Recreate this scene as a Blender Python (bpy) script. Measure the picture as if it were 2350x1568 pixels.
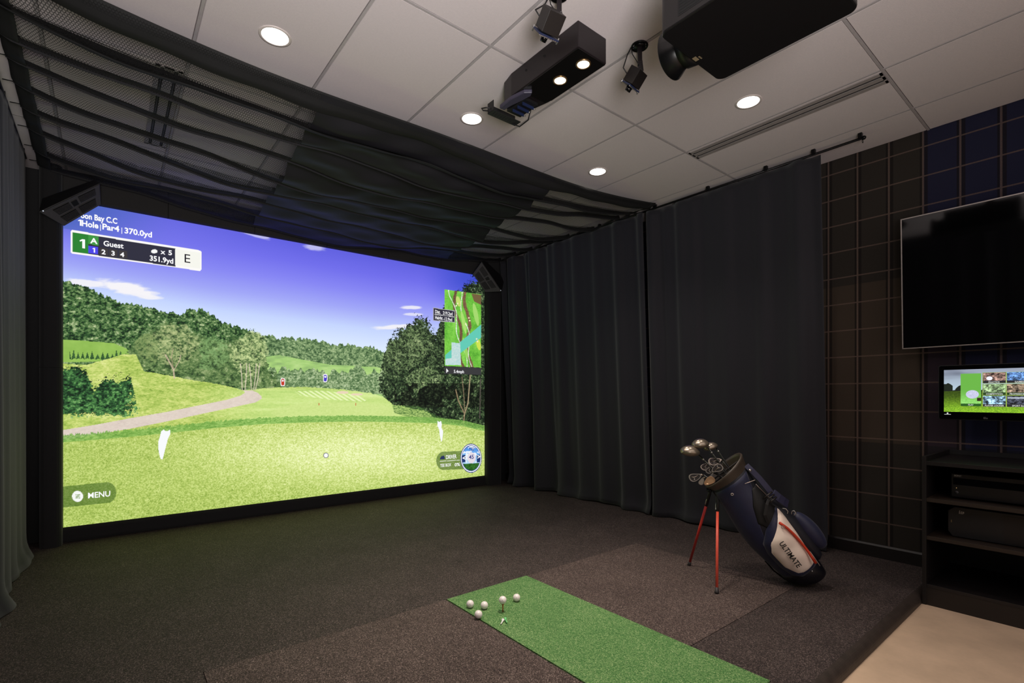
import bpy, bmesh, math, random
import numpy as np
from mathutils import Vector, Matrix, Euler

for o in list(bpy.data.objects): bpy.data.objects.remove(o, do_unlink=True)
S = bpy.context.scene
COL = S.collection
random.seed(7)

SCREEN_GAIN = 1.08; DL = 56; SPW = 104; UPL = 78   # picture gain, downlight, spotlight and added ceiling fill power
# ------------------------------------------------------------------ camera, world, exposure, room light
H = 1.2                                   # lens height over the turf
TH = math.radians(38.914)                 # the lens looks this far to the right of the screen wall's normal
FPX = 1148.5; CXP = 1175.0; Y0P = 908.0   # focal length and horizon of the photograph, 2350 x 1568
cam_d = bpy.data.cameras.new('camera'); cam = bpy.data.objects.new('camera', cam_d); COL.objects.link(cam)
cam.location = (0, 0, H); cam.rotation_euler = (math.radians(90), 0, -TH)
cam_d.sensor_width = 36; cam_d.lens = FPX/2350*36; cam_d.shift_y = (Y0P-784)/2350
cam_d.clip_start = 0.05; cam_d.clip_end = 60
S.camera = cam
S.view_settings.view_transform = 'Standard'; S.view_settings.look = 'None'
S.view_settings.gamma = 1; S.view_settings.use_curve_mapping = False
S.view_settings.exposure = 0.0
W = bpy.data.worlds.new('world'); S.world = W; W.use_nodes = True
W.node_tree.nodes['Background'].inputs[0].default_value = (0.02, 0.018, 0.017, 1)
W.node_tree.nodes['Background'].inputs[1].default_value = 1.0

def area_light(name, loc, rot, sx, sy, power, color, spread=180):
    d = bpy.data.lights.new(name, 'AREA'); d.shape = 'RECTANGLE'; d.size = sx; d.size_y = sy
    d.energy = power; d.color = color; d.spread = math.radians(spread)
    o = bpy.data.objects.new(name, d); o.location = loc; o.rotation_euler = rot; COL.objects.link(o); return o
WARM = (1.0, 0.90, 0.84)
# unseen fill lights added behind the camera to brighten ceiling and bay
lk = Vector((0.30, 1.0, 0.95))                                # up and forward, aim of the added ceiling fill
area_light('ceiling_fill_light', (-0.1, -0.9, 1.3), lk.to_track_quat('-Z', 'Y').to_euler(), 1.0, 1.4, UPL, (1.0, 0.965, 0.945), 120)  # added uplight without a fixture, brightens the ceiling towards the left
area_light('rear_fill_light', (1.6, -2.6, 1.5), (math.radians(100), 0, 0), 4.2, 2.0, 22, WARM)  # added broad fill, stands in for light from the room behind
area_light('overhead_fill_light', (1.8, -1.2, 2.98), (0, 0, 0), 3.2, 1.0, 26, WARM)  # added overhead fill, its bounce off the pale floor lifts the ceiling

def spot(name, loc, power, color, angle=110, blend=0.6, r=0.05, rot=(0,0,0)):
    d = bpy.data.lights.new(name, 'SPOT'); d.energy = power; d.color = color
    d.spot_size = math.radians(angle); d.spot_blend = blend; d.shadow_soft_size = r
    o = bpy.data.objects.new(name, d); o.location = loc; o.rotation_euler = rot; COL.objects.link(o); return o

# ------------------------------------------------------------------ helpers
def lin(c):
    return tuple((v/12.92 if v <= 0.04045 else ((v+0.055)/1.055)**2.4) for v in [x/255 for x in c])
def ray(px, py):
    r = (px-CXP)/FPX; u = -(py-Y0P)/FPX
    return Vector((math.cos(TH)*r+math.sin(TH), -math.sin(TH)*r+math.cos(TH), u))
def onY(px, py, y):
    d = ray(px, py); return d*(y/d.y)+Vector((0, 0, H))
def onX(px, py, x):
    d = ray(px, py); return d*(x/d.x)+Vector((0, 0, H))
def onZ(px, py, z):
    d = ray(px, py); return d*((z-H)/d.z)+Vector((0, 0, H))

MATS = {}
def mat(name, col, rough=0.6, metal=0.0, noise=None, bump=None, spec=0.5, sheen=0.0, coat=0.0):
    """principled material; noise=(scale, amount) varies the colour, bump=(scale, strength)"""
    if name in MATS: return MATS[name]
    m = bpy.data.materials.new(name); m.use_nodes = True; nt = m.node_tree; N = nt.nodes; L = nt.links
    b = N['Principled BSDF']; c = lin(col)
    b.inputs['Base Color'].default_value = (*c, 1); b.inputs['Roughness'].default_value = rough
    b.inputs['Metallic'].default_value = metal; b.inputs['Specular IOR Level'].default_value = spec
    b.inputs['Sheen Weight'].default_value = sheen; b.inputs['Coat Weight'].default_value = coat
    tc = N.new('ShaderNodeTexCoord')
    if noise is None: noise = (40, 0.12)
    nz = N.new('ShaderNodeTexNoise'); nz.inputs['Scale'].default_value = noise[0]; nz.inputs['Detail'].default_value = 3
    L.new(tc.outputs['Object'], nz.inputs['Vector'])
    mx = N.new('ShaderNodeMix'); mx.data_type = 'RGBA'; a = noise[1]
    mx.inputs[6].default_value = (*[v*(1-a) for v in c], 1); mx.inputs[7].default_value = (*[min(1, v*(1+a)) for v in c], 1)
    L.new(nz.outputs['Fac'], mx.inputs[0]); L.new(mx.outputs[2], b.inputs['Base Color'])
    if bump:
        n2 = N.new('ShaderNodeTexNoise'); n2.inputs['Scale'].default_value = bump[0]; n2.inputs['Detail'].default_value = 2
        L.new(tc.outputs['Object'], n2.inputs['Vector'])
        bp = N.new('ShaderNodeBump'); bp.inputs['Strength'].default_value = bump[1]; bp.inputs['Distance'].default_value = 0.003
        L.new(n2.outputs['Fac'], bp.inputs['Height']); L.new(bp.outputs['Normal'], b.inputs['Normal'])
    MATS[name] = m; return m
def emis(name, col, strength=1.0):
    if name in MATS: return MATS[name]
    m = bpy.data.materials.new(name); m.use_nodes = True; nt = m.node_tree
    nt.nodes.remove(nt.nodes['Principled BSDF'])
    e = nt.nodes.new('ShaderNodeEmission'); e.inputs[0].default_value = (*lin(col), 1); e.inputs[1].default_value = strength
    nt.links.new(e.outputs[0], nt.nodes['Material Output'].inputs[0]); MATS[name] = m; return m

def tag(o, label=None, cat=None, group=None, kind=None):
    if label: o['label'] = label
    if cat: o['category'] = cat
    if group: o['group'] = group
    if kind: o['kind'] = kind
    return o
def thing(name, label, cat, loc, rotz=0, group=None):
    o = bpy.data.objects.new(name, None); o.empty_display_size = 0.05
    o.location = loc; o.rotation_euler = (0, 0, rotz); COL.objects.link(o)
    return tag(o, label, cat, group)
def base_inverse(o):
    M = Matrix.Identity(4)
    while o is not None:
        M = Matrix.LocRotScale(o.location, o.rotation_euler, None) @ M; o = o.parent
    return M.inverted()

class MB:
    """collects shapes in world coordinates; build() links them as ONE mesh object"""
    def __init__(s): s.v = []; s.f = []; s.sm = []
    def add(s, vs, fs, smooth=False, M=None):
        n = len(s.v); s.v += [Vector(M @ Vector(p)) if M else Vector(p) for p in vs]
        s.f += [tuple(i+n for i in f) for f in fs]; s.sm += [smooth]*len(fs); return s
    def box(s, a, b, M=None):
        x0, y0, z0 = a; x1, y1, z1 = b
        return s.add([(x0,y0,z0),(x1,y0,z0),(x1,y1,z0),(x0,y1,z0),(x0,y0,z1),(x1,y0,z1),(x1,y1,z1),(x0,y1,z1)],
                     [(0,3,2,1),(4,5,6,7),(0,1,5,4),(1,2,6,5),(2,3,7,6),(3,0,4,7)], False, M)
    def rbox(s, a, b, r=0.01, M=None, axis=2, seg=4):
        """box with its edges along `axis` rounded"""
        ax = [i for i in range(3) if i != axis]; p = []
        for cx, cy, a0 in ((b[ax[0]]-r, b[ax[1]]-r, 0), (a[ax[0]]+r, b[ax[1]]-r, 90), (a[ax[0]]+r, a[ax[1]]+r, 180), (b[ax[0]]-r, a[ax[1]]+r, 270)):
            for k in range(seg+1):
                t = math.radians(a0+90*k/seg); p.append((cx+r*math.cos(t), cy+r*math.sin(t)))
        return s.prism(p, a[axis], b[axis], axis, M)
    def prism(s, poly, h0, h1, axis=2, M=None):
        ax = [i for i in range(3) if i != axis]; n = len(poly); vs = []
        for h in (h0, h1):
            for q in poly:
                v = [0, 0, 0]; v[ax[0]] = q[0]; v[ax[1]] = q[1]; v[axis] = h; vs.append(v)
        fs = [tuple(range(n))[::-1], tuple(range(n, 2*n))]+[(i, (i+1) % n, n+(i+1) % n, n+i) for i in range(n)]
        return s.add(vs, fs, False, M)
    def tube(s, pts, r, n=8, smooth=True, caps=True, M=None, flat=None):
        pts = [Vector(p) for p in pts]; m = len(pts); rs = r if isinstance(r, (list, tuple)) else [r]*m
        vs = []; up = None
        for i, p in enumerate(pts):
            d = (pts[min(i+1, m-1)]-pts[max(i-1, 0)]).normalized()
            if up is None: up = Vector((0, 0, 1)) if abs(d.z) < 0.9 else Vector((1, 0, 0))
            e1 = (up-d*up.dot(d)).normalized(); e2 = d.cross(e1); up = e1
            for k in range(n):
                t = 2*math.pi*k/n; q = flat or 1
                vs.append(p+(e1*math.cos(t)*q+e2*math.sin(t))*rs[i])
        fs = [(i*n+k, i*n+(k+1) % n, (i+1)*n+(k+1) % n, (i+1)*n+k) for i in range(m-1) for k in range(n)]
        if caps: fs += [tuple(range(n))[::-1], tuple(range((m-1)*n, m*n))]
        return s.add(vs, fs, smooth, M)
    def cyl(s, p0, p1, r0, r1=None, n=24, smooth=True, M=None):
        return s.tube([p0, p1], [r0, r0 if r1 is None else r1], n, smooth, True, M)
    def lathe(s, prof, n=24, M=None, smooth=True):
        """prof: (radius, z) pairs"""
        vs = [(r*math.cos(2*math.pi*k/n), r*math.sin(2*math.pi*k/n), z) for r, z in prof for k in range(n)]
        fs = [(i*n+k, i*n+(k+1) % n, (i+1)*n+(k+1) % n, (i+1)*n+k) for i in range(len(prof)-1) for k in range(n)]
        return s.add(vs, fs, smooth, M)
    def grid(s, fn, nu, nv, smooth=True):
        vs = [fn(i/nu, j/nv) for j in range(nv+1) for i in range(nu+1)]; w = nu+1
        fs = [(j*w+i, j*w+i+1, (j+1)*w+i+1, (j+1)*w+i) for j in range(nv) for i in range(nu)]
        return s.add(vs, fs, smooth)
    def sphere(s, c, r, n=20, M=None, sc=(1,1,1)):
        vs = []; fs = []; m = n//2
        for j in range(m+1):
            for i in range(n):
                a = math.pi*j/m; t = 2*math.pi*i/n
                vs.append((c[0]+r*sc[0]*math.sin(a)*math.cos(t), c[1]+r*sc[1]*math.sin(a)*math.sin(t), c[2]+r*sc[2]*math.cos(a)))
        fs = [(j*n+i, (j+1)*n+i, (j+1)*n+(i+1) % n, j*n+(i+1) % n) for j in range(m) for i in range(n)]
        return s.add(vs, fs, True, M)
    def build(s, name, material, parent=None, bevel=0, solid=0, label=None, clean=True, subd=0):
        me = bpy.data.meshes.new(name); iv = base_inverse(parent) if parent else Matrix.Identity(4)
        org = None
        if parent is None:
            xs = [v.x for v in s.v]; ys = [v.y for v in s.v]; zs = [v.z for v in s.v]
            org = Vector(((min(xs)+max(xs))/2, (min(ys)+max(ys))/2, min(zs))); iv = Matrix.Translation(-org)
        me.from_pydata([iv @ v for v in s.v], [], s.f)
        me.polygons.foreach_set('use_smooth', s.sm); me.update()
        if clean:
            bm = bmesh.new(); bm.from_mesh(me); bmesh.ops.remove_doubles(bm, verts=bm.verts, dist=1e-5)
            bmesh.ops.recalc_face_normals(bm, faces=bm.faces); bm.to_mesh(me); bm.free()
        me.materials.append(material)
        o = bpy.data.objects.new(name, me); COL.objects.link(o)
        if org is not None: o.location = org
        if parent: o.parent = parent
        if solid: md = o.modifiers.new('solid', 'SOLIDIFY'); md.thickness = solid; md.offset = 0
        if bevel:
            md = o.modifiers.new('bevel', 'BEVEL'); md.width = bevel; md.segments = 2; md.limit_method = 'ANGLE'; md.angle_limit = math.radians(40)
        if subd: md = o.modifiers.new('subd', 'SUBSURF'); md.levels = subd; md.render_levels = subd
        if label: o['label'] = label
        return o
def structure(name, mb, m, **k):
    o = mb.build(name, m, **k); o['kind'] = 'structure'; return o

def text_part(name, items, material, parent, origin, ex, ey, depth=0.0006, join=False):
    """items: (text, x, y, size, align, bold[, width]) set in the plane origin + x*ex + y*ey; each word is a part"""
    nrm = ex.cross(ey).normalized(); out = []; mb = MB()
    for it in items:
        txt, x, y, size, align, bold = it[:6]; wd = it[6] if len(it) > 6 else None
        cu = bpy.data.curves.new('t', 'FONT'); cu.body = txt; cu.size = size; cu.align_x = align; cu.offset = bold*size; cu.resolution_u = 3
        ob = bpy.data.objects.new('t', cu); COL.objects.link(ob)
        dg = bpy.context.evaluated_depsgraph_get(); me = bpy.data.meshes.new_from_object(ob.evaluated_get(dg))
        xs = [v.co.x for v in me.vertices]; k = wd/(max(xs)-min(xs)) if wd else 1.0
        if not join: mb = MB()
        mb.add([origin+ex*(x+v.co.x*k)+ey*(y+v.co.y)+nrm*depth for v in me.vertices], [tuple(p.vertices) for p in me.polygons])
        if txt == '1':                                           # this typeface's 1 is a bare bar: give it its flag
            h = max(v.co.y for v in me.vertices); x0 = min(xs)
            mb.add([origin+ex*(x+a)+ey*(y+b)+nrm*depth for a, b in ((x0, h), (x0+0.02*h, h*0.80), (x0-0.20*h, h*0.68), (x0-0.24*h, h*0.80))], [(0, 1, 2, 3)])
        bpy.data.objects.remove(ob); bpy.data.curves.remove(cu); bpy.data.meshes.remove(me)
        if not join: out.append(mb.build(name, material, parent, clean=False))
    return mb.build(name, material, parent, clean=False) if join else out
# ------------------------------------------------------------------ setting: floor, walls, ceiling
CZ = 3.046; XW = 4.44; XL = -0.62; YS = 5.62; YB = -3.2
TX0 = 0.348; TXS = 0.6135; TY0 = 0.888; TYS = 1.241
def stone_mat():
    m = mat('stone_floor', (196, 170, 145), 0.42, noise=(4.5, 0.38), bump=(60, 0.05)); [setattr(n.inputs['Detail'], 'default_value', 9) or setattr(n.inputs['Roughness'], 'default_value', 0.62) for n in m.node_tree.nodes if n.type == 'TEX_NOISE']; return m
structure('floor', MB().box((XL, YB, -0.13), (XW, YS, -0.05)), stone_mat())
# ceiling: white lay-in tiles between thin T-bars
def ceiling_mat():
    m = mat('ceiling_tile', (210, 200, 201), 0.85, noise=(90, 0.05), bump=(260, 0.25)); return m
cb = MB().box((XL, YB, CZ+0.012), (XW, YS, CZ+0.06))
xs = [XL]+[TX0+TXS*k for k in range(-1, 7)]+[XW]; ys = [YB]+[TY0+TYS*k for k in range(-3, 4)]+[YS]
for i in range(len(xs)-1):
    for j in range(len(ys)-1):
        a, b, c, d = xs[i]+0.011, xs[i+1]-0.011, ys[j]+0.011, ys[j+1]-0.011
        if b-a < 0.02: continue
        cb.add([(a-0.006, c-0.006, CZ+0.013), (b+0.006, c-0.006, CZ+0.013), (b+0.006, d+0.006, CZ+0.013), (a-0.006, d+0.006, CZ+0.013),
                (a, c, CZ), (b, c, CZ), (b, d, CZ), (a, d, CZ)], [(4,5,6,7), (0,1,5,4), (1,2,6,5), (2,3,7,6), (3,0,4,7)])
ceil = structure('ceiling', cb, ceiling_mat())
tb = MB()
for x in xs[1:-1]: tb.box((x-0.0065, YB, CZ-0.001), (x+0.0065, YS, CZ+0.014))
for y in ys[1:-1]: tb.box((XL, y-0.0065, CZ-0.0012), (XW, y+0.0065, CZ+0.0138))
tb.build('ceiling_grid_bars', mat('grid_bar', (170, 163, 164), 0.5), ceil)

black_paint = mat('black_wall_paint', (22, 21, 23), 0.8)
structure('wall_screen', MB().box((XL-0.1, YS, -0.13), (XW+0.1, YS+0.1, CZ+0.06)), black_paint)
structure('wall_left', MB().box((XL-0.1, YB, -0.13), (XL, YS, CZ+0.06)), black_paint)
structure('wall_rear', MB().box((XL-0.1, YB-0.1, -0.13), (XW+0.1, YB, CZ+0.06)), mat('lounge_wall', (176, 160, 150), 0.8))
# plaid wallpaper
def plaid():
    m = bpy.data.materials.new('plaid_wallpaper'); m.use_nodes = True; nt = m.node_tree; N = nt.nodes; L = nt.links
    b = N['Principled BSDF']; b.inputs['Roughness'].default_value = 0.9; b.inputs['Specular IOR Level'].default_value = 0.15
    g = N.new('ShaderNodeNewGeometry'); sp = N.new('ShaderNodeSeparateXYZ'); L.new(g.outputs['Position'], sp.inputs[0])
    def mt(op, a, bb=None, c=None):
        n = N.new('ShaderNodeMath'); n.operation = op
        for i, v in enumerate((a, bb, c)):
            if v is None: continue
            if isinstance(v, (int, float)): n.inputs[i].default_value = v
            else: L.new(v, n.inputs[i])
        return n.outputs[0]
    def band(coord, period, phase, lo, hi):      # 1 inside lo..hi (metres) of each period
        f = mt('MODULO', mt('ADD', coord, period*40-phase), period)
        return mt('MULTIPLY', mt('GREATER_THAN', f, lo), mt('LESS_THAN', f, hi))
    Y, Z = sp.outputs[1], sp.outputs[2]
    nz = N.new('ShaderNodeTexNoise'); nz.inputs['Scale'].default_value = 420; nz.inputs['Detail'].default_value = 1
    L.new(g.outputs['Position'], nz.inputs['Vector'])
    def mix(fac, a, bb):
        n = N.new('ShaderNodeMix'); n.data_type = 'RGBA'; L.new(fac, n.inputs[0])
        for i, v in ((6, a), (7, bb)):
            if isinstance(v, tuple): n.inputs[i].default_value = (*v, 1)
            else: L.new(v, n.inputs[i])
        return n.outputs[2]
    brown = lin((66, 57, 49)); plum = lin((54, 44, 53)); navy = lin((36, 37, 60)); dark = lin((28, 24, 24)); line = lin((108, 90, 82)); green = lin((34, 35, 35))
    # broad blocks: two columns brown, one plum, two navy; rows of the same order
    c = mix(band(Y, 1.379, 0.33, 0.0, 0.393), brown, navy)
    c = mix(band(Y, 1.379, 0.723, 0.0, 0.196), c, plum)
    c2 = mix(mt('MULTIPLY', band(Z, 2.4, 2.05, 0.0, 1.2), 0.6), c, green)
    c2 = mix(mt('MULTIPLY', mt('MULTIPLY', band(Z, 2.4, 2.33, 0.0, 0.75), band(Y, 1.379, 0.33, 0.0, 0.59)), 0.9), c2, navy)
    sv = mt('MAXIMUM', band(Y, 0.197, 0.919, -0.001, 0.0), mt('MAXIMUM', band(Y, 0.197, 0.919-0.026, 0.0, 0.020), band(Y, 0.197, 0.919+0.006, 0.0, 0.012)))
    c3 = mix(mt('MULTIPLY', sv, 0.75), c2, dark)
    lv = band(Y, 0.197, 0.919-0.006, 0.0, 0.011); lh = band(Z, 0.2062, 0.467-0.005, 0.0, 0.0095)
    ln = mt('MAXIMUM', lv, lh)
    thr = mt('ADD', 0.25, mt('MULTIPLY', nz.outputs['Fac'], 0.75))
    c4 = mix(mt('MULTIPLY', ln, thr), c3, line)
    hs = N.new('ShaderNodeHueSaturation'); L.new(c4, hs.inputs['Color']); L.new(mt('ADD', 0.75, mt('MULTIPLY', nz.outputs['Fac'], 0.5)), hs.inputs['Value'])
    L.new(hs.outputs[0], b.inputs['Base Color'])
    return m
structure('wall_right', MB().box((XW, YB, -0.13), (XW+0.1, YS, CZ+0.06)), plaid())
dk_wood = mat('black_stained_wood', (17, 13, 14), 0.45, noise=(14, 0.2))
bb = MB().box((XW-0.016, -3.1, -0.05), (XW, YS, 0.085)); bb.prism([(XW-0.016, 0.085), (XW, 0.085), (XW, 0.098), (XW-0.008, 0.098)], -3.1, YS, 1)
structure('baseboard_right', bb, mat('baseboard_paint', (24, 19, 19), 0.45))

# raised turf over the bay, its edge, the inset mats
def turf(name, cols, scale=420, bumps=0.9):
    m = bpy.data.materials.new(name); m.use_nodes = True; nt = m.node_tree; N = nt.nodes; L = nt.links
    b = N['Principled BSDF']; b.inputs['Roughness'].default_value = 0.65; b.inputs['Specular IOR Level'].default_value = 0.3
    g = N.new('ShaderNodeNewGeometry')
    n1 = N.new('ShaderNodeTexNoise'); n1.inputs['Scale'].default_value = scale; n1.inputs['Detail'].default_value = 4; n1.inputs['Roughness'].default_value = 0.75
    n2 = N.new('ShaderNodeTexVoronoi'); n2.inputs['Scale'].default_value = scale*0.62
    n3 = N.new('ShaderNodeTexNoise'); n3.inputs['Scale'].default_value = 3.5; n3.inputs['Detail'].default_value = 3
    for n in (n1, n2, n3): L.new(g.outputs['Position'], n.inputs['Vector'])
    ad = N.new('ShaderNodeMath'); ad.operation = 'MULTIPLY_ADD'; L.new(n2.outputs['Color'], ad.inputs[0]); ad.inputs[1].default_value = 0.45
    L.new(n1.outputs['Fac'], ad.inputs[2])
    a2 = N.new('ShaderNodeMath'); a2.operation = 'MULTIPLY_ADD'; L.new(n3.outputs['Fac'], a2.inputs[0]); a2.inputs[1].default_value = 0.10; L.new(ad.outputs[0], a2.inputs[2])
    r = N.new('ShaderNodeValToRGB'); L.new(a2.outputs[0], r.inputs[0])
    el = r.color_ramp.elements; pos = [0.50, 0.72, 0.90, 1.0]
    while len(el) < len(cols): el.new(0.5)
    for e, c, p in zip(el, cols, pos): e.position = p; e.color = (*lin(c), 1)
    L.new(r.outputs[0], b.inputs['Base Color'])
    bp = N.new('ShaderNodeBump'); bp.inputs['Strength'].default_value = bumps; bp.inputs['Distance'].default_value = 0.006
    L.new(ad.outputs[0], bp.inputs['Height']); L.new(bp.outputs[0], b.inputs['Normal'])
    return m
dark_turf = turf('dark_turf', [(14, 10, 11), (48, 39, 38), (90, 77, 74), (160, 142, 136)])
mat_turf = turf('grey_brown_turf', [(26, 20, 20), (68, 55, 53), (114, 97, 91), (180, 160, 152)])
green_turf = turf('green_turf', [(36, 84, 34), (82, 138, 72), (134, 176, 108), (196, 214, 158)])
EY0 = 0.84                                                   # the near edge of the raised turf
# opening for the green strip and the stance mats is cut by laying the turf in pieces of one mesh
GX0, GX1, GY0, GY1 = 1.545, 2.165, 0.95, 2.53                  # green strip
SX1, SY0, SY1 = 3.335, 1.325, 2.53                             # right stance mat
LX0 = 0.32                                                     # left stance mat
cp = MB(); t0, t1 = -0.05, 0.0
cp.box((XL, GY1, t0), (XW-0.016, YS, t1)); cp.box((SX1, EY0, t0), (XW-0.016, GY1, t1))
cp.box((GX1, EY0, t0), (SX1, SY0, t1)); cp.box((XL, EY0, t0), (LX0, GY1, t1)); cp.box((LX0, EY0, t0), (GX1, GY0, t1))
cp.box((LX0, GY0, t0), (SX1, GY1, -0.012))
carpet = cp.build('turf_carpet', dark_turf)
tag(carpet, 'charcoal black turf carpet covering the raised bay floor up to the screen', 'carpet')
g = 0.003
def inset(name, lab, cat, x0, y0, x1, y1, m, rot=0.0, z=0.001):
    t = MB().rbox((x0+g, y0+g, -0.012), (x1-g, y1-g, z), 0.004)
    o = t.build(name, m); tag(o, lab, cat, 'grey-brown stance mats' if cat == 'mat' else None); return o
inset('stance_mat', 'grey-brown square stance mat inset right of the green strip, under the golf bag legs', 'mat', GX1, SY0, SX1, SY1, mat_turf)
inset('stance_mat', 'grey-brown stance mat inset left of the green strip, cut by the bottom of the photo', 'mat', LX0, GY0, GX0, GY1, mat_turf)
inset('green_turf_strip', 'bright green artificial grass hitting strip with golf balls on it', 'turf strip', GX0, GY0, GX1, GY1, green_turf, z=0.004)
# rounded leather-look edge
pr = [(EY0, -0.05)]+[(EY0-0.045*math.sin(math.radians(a))-0.002, -0.05+0.002+0.052*math.cos(math.radians(a))) for a in range(0, 95, 10)]+[(EY0-0.047, -0.05)]
tm = MB().prism([(p[0], p[1]) for p in pr], -0.3, 4.42, 0)
structure('trim_1', tm, mat('scuffed_black_leather', (52, 44, 40), 0.5, noise=(22, 0.6), bump=(80, 0.3)))

# ------------------------------------------------------------------ screen enclosure
SY = 5.45
PX0, PX1, PZ0, PZ1 = -0.283, 3.927, 0.128, 2.791
padm = mat('black_padding_cloth', (21, 20, 22), 0.9, noise=(60, 0.2), bump=(300, 0.3), sheen=0.1)
fr = thing('screen_surround', 'black padded cloth surround framing the big golf screen on all four sides', 'screen frame', ((PX0+PX1)/2, SY, 0))
def pad(name, x0, x1, z0, z1, y0, y1, r=0.03):
    MB().rbox((x0, y0, z0), (x1, y1, z1), r, axis=2).build(name, padm, fr)
pad('side_pad', XL+0.2, PX0-0.002, 0.0, 1.42, 5.33, 5.60, 0.05); pad('side_pad', XL+0.2, PX0-0.002, 1.424, CZ-0.02, 5.33, 5.60, 0.05)
pad('side_pad', PX1+0.002, 4.16, 0.0, 1.42, 5.36, 5.60, 0.05); pad('side_pad', PX1+0.002, 4.16, 1.424, CZ-0.02, 5.36, 5.60, 0.05)
MB().rbox((PX0, 5.44, 0.0), (PX1, 5.52, PZ0), 0.03, axis=0).build('bottom_pad', padm, fr)
vb = MB(); 
for k in range(6):
    a = PX0+0.0+(PX1-PX0)*k/6; b = PX0+(PX1-PX0)*(k+1)/6
    vb.rbox((a+0.002, 5.40, PZ1), (b-0.002, 5.55, CZ-0.02), 0.02, axis=0)
vb.build('top_valance', mat('valance_cloth', (40, 38, 38), 0.9, noise=(60, 0.2)), fr)
# ------------------------------------------------------------------ the projected golf picture, painted on a fine grid of the screen
rng = np.random.RandomState(3); TAB = rng.rand(256, 256)
def vn(x, y):
    xi = np.floor(x).astype(int); yi = np.floor(y).astype(int); fx = x-xi; fy = y-yi
    fx = fx*fx*(3-2*fx); fy = fy*fy*(3-2*fy)
    a = TAB[xi % 256, yi % 256]; b = TAB[(xi+1) % 256, yi % 256]; c = TAB[xi % 256, (yi+1) % 256]; d = TAB[(xi+1) % 256, (yi+1) % 256]
    return (a*(1-fx)+b*fx)*(1-fy)+(c*(1-fx)+d*fx)*fy
def fbm(x, y, o=4, g=0.55):
    s = 0; a = 1; t = 0
    for k in range(o): s = s+a*vn(x*2**k+17*k, y*2**k+31*k); t += a; a *= g
    return s/t
def lerp(a, b, t): return a+(b-a)*t
def C3(c): return np.array(c, float)/255
def inpoly(x, y, poly):
    r = np.zeros(x.shape, bool); n = len(poly)
    for i in range(n):
        x0, y0 = poly[i]; x1, y1 = poly[(i+1) % n]
        if y0 == y1: continue
        c = ((y0 > y) != (y1 > y)) & (x < (x1-x0)*(y-y0)/(y1-y0)+x0); r ^= c
    return r
def sstep(a, b, x):
    t = np.clip((x-a)/(b-a), 0, 1); return t*t*(3-2*t)

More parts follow.
